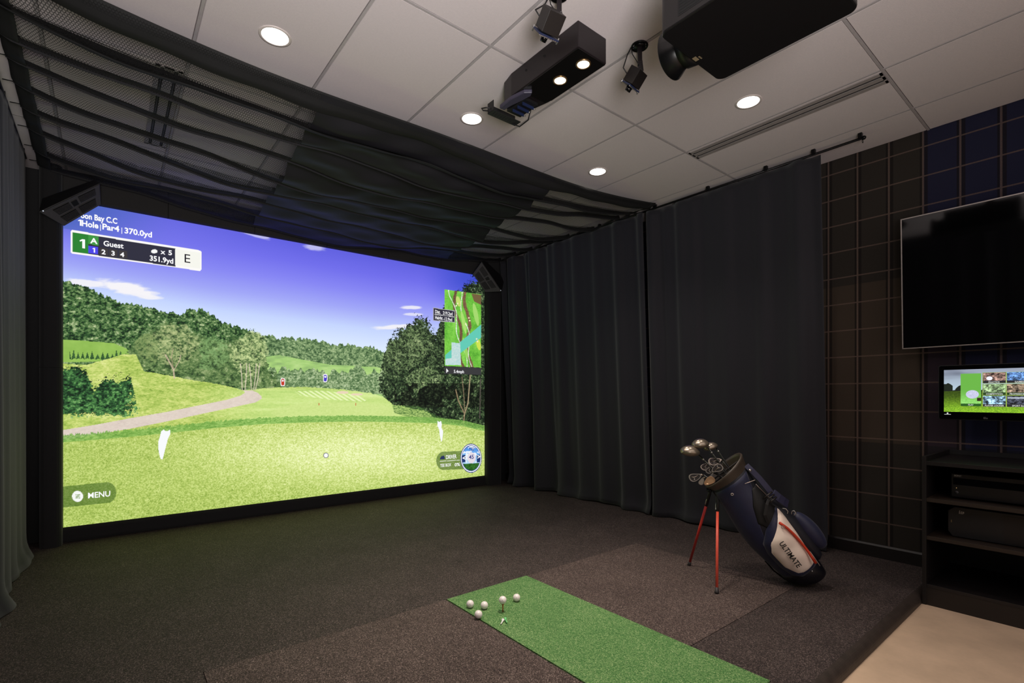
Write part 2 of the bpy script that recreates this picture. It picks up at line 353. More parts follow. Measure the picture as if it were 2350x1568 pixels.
def paint_course(X, Z):
    Fw = math.sin(TH)*X+math.cos(TH)*SY; Rr = math.cos(TH)*X-math.sin(TH)*SY
    x = CXP+FPX*Rr/Fw; y = Y0P-FPX*(Z-H)/Fw           # photo coordinates are only the ruler for the drawing on this plane
    U = X*1.0; V = Z*1.0
    n1 = fbm(U*9, V*9); n2 = fbm(U*28+5, V*28, 4, 0.7); n3 = fbm(U*60, V*70+9, 3, 0.8); n4 = fbm(U*55+40, V*120, 3, 0.85)
    nx = fbm(U*14+60, V*2, 3)
    img = np.zeros(X.shape+(3,))
    def put(mask, col):
        m = mask.astype(float) if mask.dtype == bool else mask
        img[:] = img*(1-m[..., None])+col*m[..., None]
    def shade(cols, t):
        cols = np.array([C3(c) for c in cols]); t = np.clip(t, 0, 1)*(len(cols)-1); i = np.minimum(t.astype(int), len(cols)-2); f = (t-i)[..., None]
        return cols[i]*(1-f)+cols[i+1]*f
    def PL(pts): 
        p = sorted(pts); return np.interp(x, [q[0] for q in p], [q[1] for q in p])
    # sky
    topy = PL([(145, 456), (1112, 637)]); hill = PL([(145, 700), (500, 760), (870, 800), (1112, 800)])
    t = (y-topy)/(hill-topy)
    sky = shade([(92, 92, 216), (108, 106, 228), (130, 130, 236), (156, 162, 240), (190, 206, 246), (212, 226, 248)], t)
    lft = sstep(420, 150, x)*sstep(560, 470, y); sky = sky*(1-lft[..., None]*0.9)+C3((66, 92, 186))*lft[..., None]*0.9
    rt = sstep(960, 1090, x)*sstep(720, 640, y); sky = sky*(1-rt[..., None]*0.9)+C3((58, 74, 200))*rt[..., None]*0.9
    md = sstep(700, 300, x)*sstep(0.9, 0.1, t); sky = sky*(1-0.25*md[..., None])+C3((124, 128, 226))*0.25*md[..., None]
    img[:] = sky
    def cloud(cx, cy, wx, wy, sl, a, seed):
        dy = (y-cy-sl*(x-cx))/wy; dx = (x-cx)/wx
        d = np.exp(-(dx**2)*1.3-(dy**2)*1.6); q = fbm(x/34+seed, y/9+seed*3, 4, 0.6)
        put(np.clip((d*1.5-q*1.0)*2.2, 0, 1)*a, C3((238, 236, 240)))
    cloud(290, 662, 80, 20, 0.16, 1.0, 1); cloud(200, 650, 60, 12, 0.12, 0.9, 2); cloud(330, 678, 55, 10, 0.2, 0.9, 12); cloud(590, 540, 45, 9, 0.28, 0.6, 3)
    cloud(720, 568, 34, 9, 0.1, 0.6, 4); cloud(945, 706, 34, 6, 0.02, 0.85, 5); cloud(948, 722, 30, 5, 0.02, 0.7, 6); cloud(915, 750, 75, 8, -0.08, 0.9, 7)
    # forest hills
    h1 = PL([(145, 646), (178, 650), (215, 668), (270, 692), (320, 702), (380, 718), (415, 722), (436, 710), (475, 714), (510, 738), (560, 758), (600, 770), (650, 777), (700, 776), (760, 790), (850, 797), (885, 812), (1112, 830)])
    saw = (fbm(x/5.5, y*0+2, 2)-0.5)*12+(np.abs(((x/7.3) % 1)-0.5)*6)
    m1 = y > h1+saw-2
    far = sstep(560, 640, x)
    forest = shade([(20, 40, 24), (48, 84, 44), (88, 122, 70), (134, 158, 108), (196, 206, 160)], (n2*0.9+n3*1.3-0.80)*1.25)
    forest2 = shade([(56, 84, 52), (98, 128, 84), (140, 166, 116), (184, 200, 154)], (n2*0.8+n3*1.2-0.70)*1.3)
    put(m1, forest*(1-far[..., None])+forest2*far[..., None])
    # bright open fields far left
    put(inpoly(x, y, [(140, 780), (200, 783), (262, 788), (290, 800), (300, 812), (240, 822), (230, 830), (140, 832)]), shade([(120, 165, 66), (168, 205, 104)], n1))
    tri = 1-np.abs(((x/11.0+0.35*vn(x/23, x*0+2)) % 1)*2-1)
    con = (y > 826-26*tri*(0.45+0.6*vn(x/15, x*0)))& (y < 826-4*vn(x/5, x*0+6)) & (x < 290) & (vn(x/30, x*0+4) > 0.25)
    put(con, shade([(30, 64, 34), (70, 110, 60)], n3))
    # valley in the middle
    val = inpoly(x, y, [(590, 822), (640, 815), (760, 838), (860, 842), (905, 850), (905, 930), (590, 905)])
    put(val, shade([(128, 160, 104), (160, 200, 116), (196, 222, 150)], fbm(x/22, y/5)))
    trees = (y > 868-34*fbm(x/13, x*0+8, 3)+0) & (y < 905) & (x > 560) & (x < 920)
    put(trees, shade([(54, 84, 50), (98, 128, 84), (160, 182, 134), (210, 220, 190)], n3*1.4-0.25))
    # tree belt in the centre left
    bt = PL([(240, 900), (262, 850), (300, 800), (340, 762), (380, 742), (430, 760), (470, 768), (510, 790), (540, 772), (575, 764), (600, 778), (612, 830), (640, 870), (660, 900)])
    bb_ = PL([(240, 830), (320, 846), (420, 868), (520, 886), (600, 897), (660, 897)])
    belt = (y > bt+(n1-0.5)*46+(n3-0.5)*30) & (y < bb_+(n2-0.5)*10) & (x > 265) & (x < 655)
    put(belt, shade([(40, 60, 36), (74, 104, 58), (112, 138, 84), (160, 174, 124), (206, 212, 172)], n2*1.0+n3*0.8-0.5))
    for cx, cy, rx, ry, c in ((398, 790, 60, 44, (174, 184, 128)), (572, 812, 42, 50, (190, 204, 142)), (490, 810, 36, 40, (120, 158, 98)), (340, 800, 30, 34, (130, 150, 92))):
        d = ((x-cx)/rx)**2+((y-cy)/ry)**2+(n1-0.5)*1.6
        put((d < 1)*np.clip(n3*2.6-0.85, 0, 1)*0.9, C3(c)[None, None]*(0.8+0.4*n2[..., None]))
    # lawns
    mound = PL([(145, 834), (200, 838), (240, 826), (280, 814), (312, 814), (322, 836), (330, 852), (420, 868), (500, 882), (560, 896), (620, 890), (700, 888), (780, 893), (850, 902), (880, 912), (1112, 930)])
    lawn = y > mound+(n2-0.5)*5
    lc = shade([(116, 148, 56), (164, 190, 88), (204, 216, 124), (226, 232, 160)], n4*0.9+fbm(x/60, y/14)*0.7-0.3)
    cen = sstep(420, 640, x)*sstep(880, 900, y)
    lc2 = shade([(160, 196, 100), (196, 220, 130), (220, 236, 164)], n4*0.5+fbm(x/120, y/10)*0.8-0.15)
    put(lawn, lc*(1-cen[..., None])+lc2*cen[..., None])
    # mown stripes and the two bunkers on the far fairway
    st = inpoly(x, y, [(676, 898), (740, 897), (820, 906), (842, 918), (836, 922), (760, 918), (690, 908)])
    put(st & ((((x-y*1.6)/13) % 1) < 0.5), C3((226, 240, 178)))
    for cx, cy, rx, ry in ((786, 901, 14, 3.2), (819, 905.5, 14, 2.6)): put((((x-cx)/rx)**2+((y-cy)/ry)**2) < 1, C3((228, 208, 180)))
    # far tee ground, brighter ellipse
    d = ((x-770)/150)**2+((y-948)/26)**2; put(sstep(1.15, 0.8, d)*0.8, shade([(186, 210, 122), (216, 232, 152)], n4))
    # bush left and the path
    bu = PL([(145, 842), (170, 834), (200, 846), (215, 880), (250, 862), (300, 858), (322, 880), (318, 930), (322, 960)])
    bush = (y > bu+4+(n1-0.5)*44+(n3-0.5)*46) & (y < 952+(n2-0.5)*22+(n3-0.5)*20) & (x < 306+(n1-0.5)*60+(n3-0.5)*50)
    put(bush, shade([(14, 30, 20), (40, 80, 44), (84, 140, 74), (160, 200, 130)], n2*0.9+n3*1.3-0.72))
    path = inpoly(x, y, [(140, 988), (220, 975), (300, 960), (380, 946), (450, 932), (520, 918), (552, 908), (562, 902), (560, 897), (554, 896), (578, 896), (592, 902), (600, 910), (600, 916), (586, 924), (520, 938), (450, 953), (380, 968), (300, 984), (200, 1001), (140, 1012)])
    put(path, shade([(196, 178, 170), (216, 202, 190), (230, 218, 206)], n4*0.6+n1*0.5))
    # right hand trees
    rb = PL([(868, 880), (880, 812), (900, 772), (935, 752), (962, 730), (985, 746), (1002, 772), (1020, 700), (1060, 660), (1085, 640), (1112, 640), (1200, 640)])
    rbb = PL([(868, 900), (900, 928), (940, 936), (980, 944), (1000, 962), (1050, 974), (1112, 986)])
    rtree = (y > rb+(n1-0.5)*34+(n2-0.5)*20+(n3-0.5)*40) & (y < rbb+(n2-0.5)*10) & (x > 872+(n3-0.5)*24+(n2-0.5)*20) & ~((x < 1096) & (y < 700) & (x < 1020))
    leaf = shade([(14, 22, 16), (30, 44, 28), (62, 84, 52), (122, 142, 98), (206, 214, 176)], n2*1.0+n3*1.25-0.80)
    put(rtree, leaf)
    for cx, cy, rx, ry, a in ((925, 800, 52, 50, 0.75), (965, 770, 40, 36, 0.5), (975, 872, 42, 30, 1.0), (1000, 820, 30, 30, 0.3), (900, 840, 26, 30, 0.35), (1085, 900, 20, 30, 0.3)):
        d = ((x-cx)/rx)**2+((y-cy)/ry)**2+(n1-0.5)*1.4
        put((d < 1)*np.clip(n3*2.4-0.72, 0, 1)*a*rtree, shade([(70, 96, 56), (126, 148, 98), (188, 198, 150)], n2*1.3-0.2))
    put(rtree & (y > 880) & (x > 905) & (n1 > 0.42) & (y < 935), leaf*0.55)
    sh = inpoly(x, y, [(900, 930), (960, 932), (1010, 958), (1040, 975), (960, 964), (905, 948)]); put(sh*np.clip(n4*2.2-0.6, 0, 1), C3((70, 108, 50)))
    def trunk(pts, w, c):
        for (xa, ya), (xb, yb) in zip(pts[:-1], pts[1:]):
            tt = np.clip(((x-xa)*(xb-xa)+(y-ya)*(yb-ya))/((xb-xa)**2+(yb-ya)**2), 0, 1)
            dd = np.hypot(x-xa-tt*(xb-xa), y-ya-tt*(yb-ya)); put(np.clip((w-dd)*1.2, 0, 1), C3(c)[None, None]*(0.75+0.4*n3[..., None]))
    trunk([(400, 868), (398, 848), (380, 815)], 2.0, (206, 188, 160)); trunk([(399, 850), (412, 828), (415, 815)], 1.3, (206, 188, 160)); trunk([(398, 845), (393, 820), (398, 800)], 1.1, (190, 170, 140))
    for a, b in ((556, 552), (562, 566), (577, 572), (582, 588), (586, 596)): trunk([(a, 896), ((a+b)/2+1, 868), (b, 835)], 1.4, (214, 204, 178))
    trunk([(1063, 980), (1066, 950), (1052, 920), (1046, 895)], 1.7, (150, 130, 100)); trunk([(1065, 955), (1074, 925), (1079, 862)], 1.8, (164, 148, 116)); trunk([(1067, 950), (1064, 900), (1060, 865)], 1.3, (140, 122, 96)); trunk([(1101, 960), (1103, 870)], 1.6, (90, 84, 76))
    # rough fringe and the near tee ground
    tl = PL([(140, 1016), (220, 1010), (300, 1003), (400, 993), (500, 982), (600, 974), (700, 970), (800, 968), (900, 969), (1000, 972), (1060, 978), (1112, 990)])
    fringe = (y > tl-11-7*vn(x/2.2, y*0+3)*sstep(1250, 100, x)-2) & (y < tl)
    put(fringe*0.85, shade([(70, 124, 44), (116, 168, 74), (166, 204, 112)], n4*1.3-0.1))
    near = sstep(-1.5, 1.5, y-tl)
    gx = fbm(x/2.6*(1+0*y), y/1.9, 3, 0.8)
    br = np.exp(-((x-800)/330)**2-((y-1040)/70)**2)
    gt = shade([(124, 152, 60), (168, 192, 92), (202, 218, 130), (230, 240, 174), (248, 252, 214)], gx*0.95+br*0.40-0.20+0.10*(fbm(x/90, y/30)-0.5))
    put(near, gt)
    # tee markers, ball, small flags
    mk = [(376, 986), (380, 990), (386, 989), (390, 986), (391, 996), (386, 1006), (382, 1020), (377, 1040), (373, 1055), (368, 1053), (364, 1035), (363, 1015), (367, 1002), (370, 990)]
    put(inpoly(x, y, mk), C3((240, 242, 244)))
    mk2 = [(1004, 966), (1008, 969), (1012, 966), (1014, 974), (1013, 982), (1017, 990), (1016, 1002), (1014, 1014), (1012, 1013), (1009, 998), (1008, 986), (1004, 978)]
    put(inpoly(x, y, mk2), C3((240, 242, 244)))
    put(np.clip(6.6-np.hypot(x-748, y-1045.5), 0, 1), C3((96, 100, 110))); put(np.clip(5.2-np.hypot(x-748, y-1045.5), 0, 1), C3((250, 250, 252)))
    for cx, cy, c in ((649, 877, (190, 60, 40)), (746.5, 868, (70, 60, 190))):
        put(np.abs((x-cx)/5.2)**4+np.abs((y-cy)/9.5)**3 < 1, C3((240, 236, 240))); put(np.abs((x-cx)/3.6)**4+np.abs((y-cy)/7.6)**3 < 1, C3(c)); put(np.hypot(x-cx, y-cy+3) < 2.2, C3((240, 240, 244)))
    for cx in (732, 816.5): put((np.abs(x-cx) < 0.9) & (y > 925) & (y < 931), C3((196, 70, 40)))
    # ---- on-screen panels
    tb_ = sstep(430, 150, x)*(y < PL([(145, 524), (360, 560)])); put(tb_*0.35, C3((50, 90, 150)))
    def panel(q, col, a=1.0): put(inpoly(x, y, q)*a, C3(col))
    panel([(162, 531), (165, 528), (459, 575), (462, 578), (462, 619), (459, 622), (165, 582), (162, 579)], (244, 242, 240))
    panel([(166, 533), (403, 571), (403, 612), (166, 578)], (44, 44, 60))
    panel([(166, 533), (202, 539), (202, 583), (166, 578)], (40, 126, 48)); panel([(202, 539), (226, 543), (226, 564), (202, 560)], (60, 146, 64))
    panel([(203, 564), (225, 567), (225, 584), (203, 581)], (72, 66, 226))
    for k in range(3): panel([(229+22*k, 568+3*k), (248+22*k, 571+3*k), (248+22*k, 587.5+3*k), (229+22*k, 585+3*k)], (58, 54, 56))
    panel([(402, 571), (459, 580), (459, 617), (402, 609)], (238, 238, 230))
    # golf bag silhouette icon beside the count
    put((((x-354)/7.5)**2+((y-577)/4.6)**2) < 1, C3((240, 240, 240)))
    # map panel
    mp = inpoly(x, y, [(1020, 664), (1104, 676), (1104, 844), (1020, 840)])
    mcol = shade([(60, 128, 40), (96, 176, 56), (128, 204, 76), (170, 222, 110)], fbm(x/14, y/22)*0.8+n3*0.5-0.15)
    put(mp, mcol)
    for a, b, w, c in (((1044, 672), (1062, 840), 3.5, (110, 84, 60)), ((1070, 690), (1078, 840), 4, (120, 90, 66)), ((1034, 680), (1070, 840), 1.2, (200, 220, 190)), ((1056, 668), (1084, 840), 1.2, (200, 220, 190))):
        tt = np.clip((y-a[1])/(b[1]-a[1]), 0, 1); cxx = a[0]+(b[0]-a[0])*tt+5*np.sin(y/17+a[0]); put(mp & (np.abs(x-cxx) < w*(0.4+n2)), C3(c)[None, None]*(0.7+0.6*n3[..., None]))
    for cx, cy, rx, ry, c in ((1052, 692, 5, 12, (190, 214, 110)), (1064, 740, 4, 26, (166, 214, 110)), (1092, 722, 5, 26, (160, 210, 108)), (1098, 790, 5, 14, (200, 220, 80)), (1068, 800, 4, 24, (150, 206, 96))):
        put(mp & ((((x-cx-(y-cy)*0.2)/rx)**2+((y-cy)/ry)**2) < 1), C3(c))
    put(mp & inpoly(x, y, [(1104, 745), (1104, 775), (1055, 812), (1022, 838), (1022, 815), (1060, 782)]), C3((96, 196, 176)))
    put(mp & inpoly(x, y, [(1036, 786), (1056, 788), (1058, 838), (1022, 838), (1022, 824), (1036, 822)]), shade([(150, 200, 200), (224, 226, 222)], n3))
    put(mp & inpoly(x, y, [(1082, 674), (1104, 677), (1104, 700), (1088, 692)]), C3((112, 92, 60)))
    for cx, cy in ((1050, 697), (1047, 702), (1076, 730), (1078, 736), (1094, 778), (1096, 784), (1069, 744)): put(np.hypot(x-cx, y-cy) < 1.8, C3((236, 228, 190)))
    panel([(1020, 841), (1104, 845), (1104, 861), (1020, 858)], (56, 56, 58))
    put(inpoly(x, y, [(1024, 845), (1030, 853), (1027, 853), (1024, 857)]), C3((240, 240, 240)))
    panel([(994, 706), (1044, 713), (1044, 741), (994, 736)], (170, 170, 176)); panel([(995, 707.5), (1043, 714.5), (1043, 739.5), (995, 734.5)], (46, 44, 58))
    panel([(997, 721), (1042, 727), (1042, 728.2), (997, 722)], (230, 230, 230))
    # menu pill
    d = np.minimum(1, 1)*0; cyl_ = 1135-(x-205)*0.10
    pill = ((np.abs(y-cyl_) < 24) & (x < 246)) | (np.hypot((x-246)/0.86, y-(1135-(246-205)*0.10)) < 24)
    put(pill*0.5, C3((44, 78, 22))); put(np.hypot((x-178)*1.0, (y-1139.5)) < 12.6, C3((238, 240, 236)))
    for k in (-3.5, 0, 3.5): put((np.abs(x-178) < 5.5) & (np.abs(y-1139.5-k) < 0.9), C3((120, 150, 80)))
    # club pill and the round tee dial
    pill = ((np.abs(y-(1057-(x-1040)*0.05)) < 21) & (x > 1018) & (x < 1075)) | (np.hypot((x-1018)/0.8, y-1058) < 21)
    put(pill*0.55, C3((50, 80, 26))); panel([(1009, 1058.5), (1055, 1055.5), (1055, 1056.8), (1009, 1059.8)], (220, 226, 210))
    put(inpoly(x, y, [(1010, 1052), (1013, 1047), (1019, 1046), (1021, 1051), (1021, 1054), (1010, 1055)]), C3((40, 50, 90)))
    d = np.hypot((x-1081)/24.5, (y-1052)/33.5)
    put(d < 1, C3((34, 44, 130))); put(d < 0.95, C3((236, 240, 246))); put(d < 0.88, C3((40, 60, 140)))
    dial = shade([(60, 120, 210), (120, 180, 235), (180, 214, 240)], (y-1022)/44.0)
    put(d < 0.84, dial); put((d < 0.84) & (fbm(x/7, y/6) > 0.56) & (y < 1062), C3((226, 236, 246)))
    put((d < 0.84) & (y > 1064-(x-1081)*0.06), shade([(20, 60, 20), (70, 140, 50)], n3)); put(np.hypot((x-1082)/9.6, (y-1051)/12.5) < 1, C3((222, 214, 222))*1.0)
    for cx in (1064, 1098): put((np.abs(x-cx) < 4.0) & (np.abs(y-1053+(x-cx)*0.1) < 8.5), C3((30, 54, 110)))
    return np.clip(img, 0, 1)

def picture_mat(name, strength=1.0, rough=0.8):
    m = bpy.data.materials.new(name); m.use_nodes = True; nt = m.node_tree; N = nt.nodes
    a = N.new('ShaderNodeVertexColor'); a.layer_name = 'picture'; b = N['Principled BSDF']
    b.inputs['Base Color'].default_value = (0.02, 0.02, 0.02, 1); b.inputs['Roughness'].default_value = rough; b.inputs['Specular IOR Level'].default_value = 0.1
    nt.links.new(a.outputs['Color'], b.inputs['Emission Color']); b.inputs['Emission Strength'].default_value = strength
    return m
def picture_mesh(name, fn, nu, nv, img, material, parent):
    """grid of nu x nv points carrying the picture as a colour attribute; fn(U, V) -> XYZ arrays"""
    u = np.linspace(0, 1, nu); v = np.linspace(0, 1, nv); U, V = np.meshgrid(u, v); XYZ = fn(U, V)
    iv = base_inverse(parent); P = XYZ.reshape(-1, 3); P = P@np.array(iv.to_3x3()).T+np.array(iv.translation)
    me = bpy.data.meshes.new(name); nf = (nu-1)*(nv-1); me.vertices.add(nu*nv); me.vertices.foreach_set('co', P.astype(np.float32).ravel())
    idx = np.arange(nu*nv).reshape(nv, nu); q = np.stack([idx[:-1, :-1], idx[:-1, 1:], idx[1:, 1:], idx[1:, :-1]], -1).reshape(-1, 4)
    me.loops.add(nf*4); me.polygons.add(nf); me.loops.foreach_set('vertex_index', q.ravel().astype(np.int32))
    me.polygons.foreach_set('loop_start', np.arange(0, nf*4, 4, dtype=np.int32))
    me.update(calc_edges=True)
    ca = me.color_attributes.new('picture', 'BYTE_COLOR', 'POINT'); rgba = np.ones((nu*nv, 4), np.float32)
    c = img.reshape(-1, 3); rgba[:, :3] = np.where(c <= 0.04045, c/12.92, ((c+0.055)/1.055)**2.4); ca.data.foreach_set('color', rgba.ravel())
    me.materials.append(material); o = bpy.data.objects.new(name, me); COL.objects.link(o); o.parent = parent; return o

scr = thing('impact_screen', 'huge projected golf course picture on the fabric impact screen filling the end wall', 'projection screen', ((PX0+PX1)/2, SY, PZ0))
MB().box((PX0-0.001, SY+0.003, PZ0), (PX1+0.001, SY+0.012, PZ1)).build('fabric_backing', mat('screen_cloth', (120, 120, 122), 0.9), scr)
NU, NV = 1150, 700
def scr_fn(U, V): return np.stack([PX0+(PX1-PX0)*U, SY+0*U, PZ0+(PZ1-PZ0)*V], -1)
u = np.linspace(0, 1, NU); v = np.linspace(0, 1, NV); UU, VV = np.meshgrid(u, v)
img = paint_course(PX0+(PX1-PX0)*UU, PZ0+(PZ1-PZ0)*VV)
picture_mesh('projected_picture', scr_fn, NU, NV, img, picture_mat('projected_picture', SCREEN_GAIN), scr)
# lettering on the screen: placed on the plane of the screen
EX, EZ = Vector((1, 0, 0)), Vector((0, 0, 1)); O = Vector((0, SY-0.003, 0))
def at(px, py): p = onY(px, py, SY); return p.x, p.z
def T(txt, px, py, size, bold=0.0, align='LEFT', w=None):
    x, z = at(px, py)
    wd = None
    if w: wd = abs(at(w, py)[0]-x)
    return (txt, x, z, size, align, bold, wd)
wht = emis('white_lettering', (246, 246, 248), SCREEN_GAIN); blk = emis('dark_lettering', (40, 38, 44), SCREEN_GAIN); blu = emis('blue_lettering', (50, 60, 130), SCREEN_GAIN)
text_part('title_lettering', [T('oon Bay C.C', 185, 500, 0.066, 0.03, w=269), T('1', 179, 517, 0.068, 0.03), T('Hole', 187, 518.5, 0.068, 0.03, w=225), T('|', 228, 526, 0.058, 0), T('Par4', 234, 526, 0.068, 0.03, w=273), T('|', 277, 533, 0.058, 0), T('370.0yd', 285, 535, 0.068, 0.028, w=348)], wht, scr, O, EX, EZ)
text_part('scoreboard_lettering', [T('1', 183, 568, 0.098, 0.04), T('A', 208, 558, 0.062, 0.03), T('Guest', 237, 564, 0.062, 0.022, w=283), T('1', 212, 579, 0.052, 0.03), T('2', 233, 583, 0.054, 0.03), T('3', 255, 586, 0.054, 0.03), T('4', 276, 589, 0.054, 0.03),
   T('x', 369, 583, 0.062, 0.02), T('5', 386, 585, 0.060, 0.03), T('351.9yd', 343, 598, 0.064, 0.028, w=397)], wht, scr, O, EX, EZ)
text_part('score_letter', [T('E', 421, 602, 0.112, 0.0)], blk, scr, O, EX, EZ)
text_part('menu_lettering', [T('MENU', 201, 1144, 0.066, 0.018, w=252)], wht, scr, O, EX, EZ)
text_part('map_lettering', [T('Dist.', 998, 719, 0.060, 0.02, w=1010), T('219.2yd', 1016, 722, 0.060, 0.015, w=1038), T('Height', 998, 732.5, 0.060, 0.02, w=1015), T('-13.9yd', 1017, 735.5, 0.060, 0.015, w=1037), T('5.4mph', 1041, 856, 0.055, 0.015, w=1064)], wht, scr, O, EX, EZ)
text_part('club_lettering', [T('DRIVER', 1023, 1054, 0.070, 0.018, w=1047), T('TEE BOX', 1010, 1072.5, 0.054, 0.015, w=1035), T('0%', 1043, 1070.5, 0.058, 0.015, w=1055), T('<', 1061, 1057, 0.085, 0.03), T('>', 1095, 1054, 0.085, 0.03)], wht, scr, O, EX, EZ)
text_part('dial_lettering', [T('TEE', 1076, 1035, 0.06, 0.01, w=1087), T('45', 1076, 1054, 0.075, 0.02, w=1087)], blu, scr, O, EX, EZ)
# ------------------------------------------------------------------ ceiling lamps, slot diffusers
white_trim = mat('white_trim_ring', (206, 196, 192), 0.4)
lens_on = emis('lit_lens', (255, 246, 236), 6.0)
def downlight(x, y, label, bright):
    t = thing('recessed_downlight', label, 'ceiling light', (x, y, CZ), 0, 'recessed round downlights')
    M = Matrix.Translation((x, y, CZ))
    MB().lathe([(0.064, 0.004), (0.062, -0.001), (0.066, -0.004), (0.077, -0.003), (0.079, 0.001), (0.076, 0.006), (0.064, 0.006)], 40, M).build('trim_ring', white_trim, t)
    MB().lathe([(0.0645, -0.0025), (0.055, -0.0018), (0.0, -0.0015)], 40, M).build('lens', lens_on, t)
    l = spot('downlight_beam', (0, 0, -0.012), bright, (1.0, 0.90, 0.82), 120, 1.0, 0.06); l.parent = t
    return t
downlight(0.668, 2.764, 'recessed round downlight above the black net, nearest the upper left of the photo', DL)
downlight(1.887, 2.764, 'recessed round downlight beyond the black spotlight housing, just in front of the net', DL)
downlight(3.139, 2.764, 'recessed round downlight nearest the right end of the net, smallest in the photo', DL)
downlight(3.131, 1.514, 'recessed round downlight beside the long slot vent at right', DL*0.62)
grille_grey = mat('slot_frame_grey', (150, 142, 140), 0.45); void = mat('slot_void', (8, 8, 9), 0.9)
def slot_vent(x0, x1, y0, y1, sl, label, frame=True):
    t = thing('slot_diffuser', label, 'air vent', ((x0+x1)/2, (y0+y1)/2, CZ), 0, 'slot air vents in the ceiling')
    if frame:
        e = MB(); edges = sorted([x0, x1]+[v for s_ in sl for v in (s_-0.009, s_+0.009)])
        for i in range(0, len(edges), 2): e.box((edges[i], y0, CZ-0.006), (edges[i+1], y1, CZ-0.0015))
        e.box((x0, y0, CZ-0.006), (x1, y0+0.012, CZ-0.0015)); e.box((x0, y1-0.012, CZ-0.006), (x1, y1, CZ-0.0015)); e.build('frame', grille_grey, t)
    for s_ in sl:
        MB().box((s_-0.011, y0+0.01, CZ-0.003 if frame else CZ-0.012), (s_+0.011, y1-0.01, CZ-0.001)).build('slot', void, t)
        if frame:
            b = MB()
            for ya, yb in ((y0+0.02, y0+0.62*(y1-y0)*0.5+0.25), (y0+0.52*(y1-y0)+0.05, y1-0.03)): b.box((s_-0.003, ya, CZ-0.0045), (s_+0.002, yb, CZ-0.003))
            b.build('blade', mat('vent_blade', (60, 56, 58), 0.5), t)
slot_vent(3.436, 3.572, 0.897, 2.118, (3.475, 3.53), 'long two-slot linear air vent set in the ceiling above the right curtain')
slot_vent(0.205, 0.335, 3.40, 4.52, (0.238, 0.303), 'pair of short black ceiling slots seen through the net at upper left', True)

# ------------------------------------------------------------------ curtains, rail
velvet = mat('black_blackout_cloth', (24, 23, 31), 0.85, noise=(30, 0.1), bump=(500, 0.15), sheen=0.15)
def curtain(name, label, ya, yb, xt, xb, ztop, seed, side, amp=0.085, group=None, zb=0.006, wl=0.34):
    R = random.Random(seed); ph = [R.uniform(0, 6.28) for _ in range(6)]; ln = abs(yb-ya)
    def fn(u, v):
        s = u*ln; z = zb+(ztop-zb)*v; k = 2*math.pi/wl
        a = amp*(0.55+0.6*(1-v))*(0.7+0.5*math.sin(s*2.1+ph[0]))
        f = math.sin(k*s+1.1*math.sin(s*3.3+ph[1])+ph[2])+0.45*math.sin(2.3*k*s+ph[3])*(v**0.5)+0.3*math.sin(0.55*k*s+ph[4])
        f += 0.35*math.sin(k*s*0.7+4*(1-v)+ph[5])*(1-v)**2
        f = math.copysign(abs(f)**0.8, f)
        x = xb+(xt-xb)*v+side*a*f*0.8
        if v < 0.05: x += side*0.05*(1-v/0.05)**2*(0.5+0.5*math.sin(s*6+ph[3]))
        y = ya+(yb-ya)*u+0.012*math.cos(k*s+ph[1])*(1-v)
        return (x, y, z+(0.012*math.sin(s*4+ph[0])**2)*(1-v))
    t = MB().grid(fn, int(ln*70), 60).build(name, velvet, solid=0.003, clean=False)
    tag(t, label, 'curtain', group); return t
RG = 'blackout curtains hung along the right side of the bay'
curtain('blackout_curtain', 'black blackout curtain on the right side nearest the screen corner', 5.30, 3.02, 4.10, 4.27, 3.0, 4, -1, group=RG)
curtain('blackout_curtain', 'black blackout curtain behind the golf bag, ending at the plaid wall', 3.00, 1.46, 4.13, 4.29, 3.0, 9, -1, group=RG)
curtain('blackout_curtain', 'black blackout curtain along the left edge of the photo', 5.28, 0.95, -0.485, -0.475, 3.0, 5, 1, amp=0.026, wl=0.3)
rail = thing('curtain_rail', 'thin black curtain rail sticking out past the right curtain below the ceiling', 'curtain rail', (4.10, 3.2, 3.0))
MB().tube([(4.105, 5.3, 3.012), (4.115, 3.0, 3.012), (4.13, 1.19, 3.012)], 0.009, 10).build('rail', mat('black_metal', (18, 18, 20), 0.35, 0.6), rail)
for y in (5.2, 4.4, 3.6, 2.9, 2.35, 1.85, 1.50, 1.20):
    MB().box((4.112-0.006, y-0.012, 3.008), (4.132, y+0.012, CZ-0.001)).build('bracket', mat('black_metal', (18, 18, 20), 0.35, 0.6), rail)
MB().sphere((4.131, 1.182, 3.012), 0.014, 12).build('end_cap', mat('black_metal', (18, 18, 20), 0.35, 0.6), rail)
hk = MB(); hk.tube([(4.131+0.012*math.sin(a), 1.19, 2.99-0.012*math.cos(a)) for a in [i*math.pi/6 for i in range(13)]], 0.002, 6); hk.build('glider_ring', mat('black_metal', (18, 18, 20), 0.35, 0.6), rail)
rail2 = MB().tube([(-0.49, 5.3, 3.012), (-0.49, 0.95, 3.012)], 0.009, 10)
for y in (5.2, 4.3, 3.4, 2.5, 1.6, 1.0): rail2.box((-0.496, y-0.012, 3.008), (-0.484, y+0.012, CZ-0.001))
tag(rail2.build('curtain_rail', mat('black_metal', (18, 18, 20), 0.35, 0.6)), 'black curtain rail under the ceiling above the left curtain', 'curtain rail')

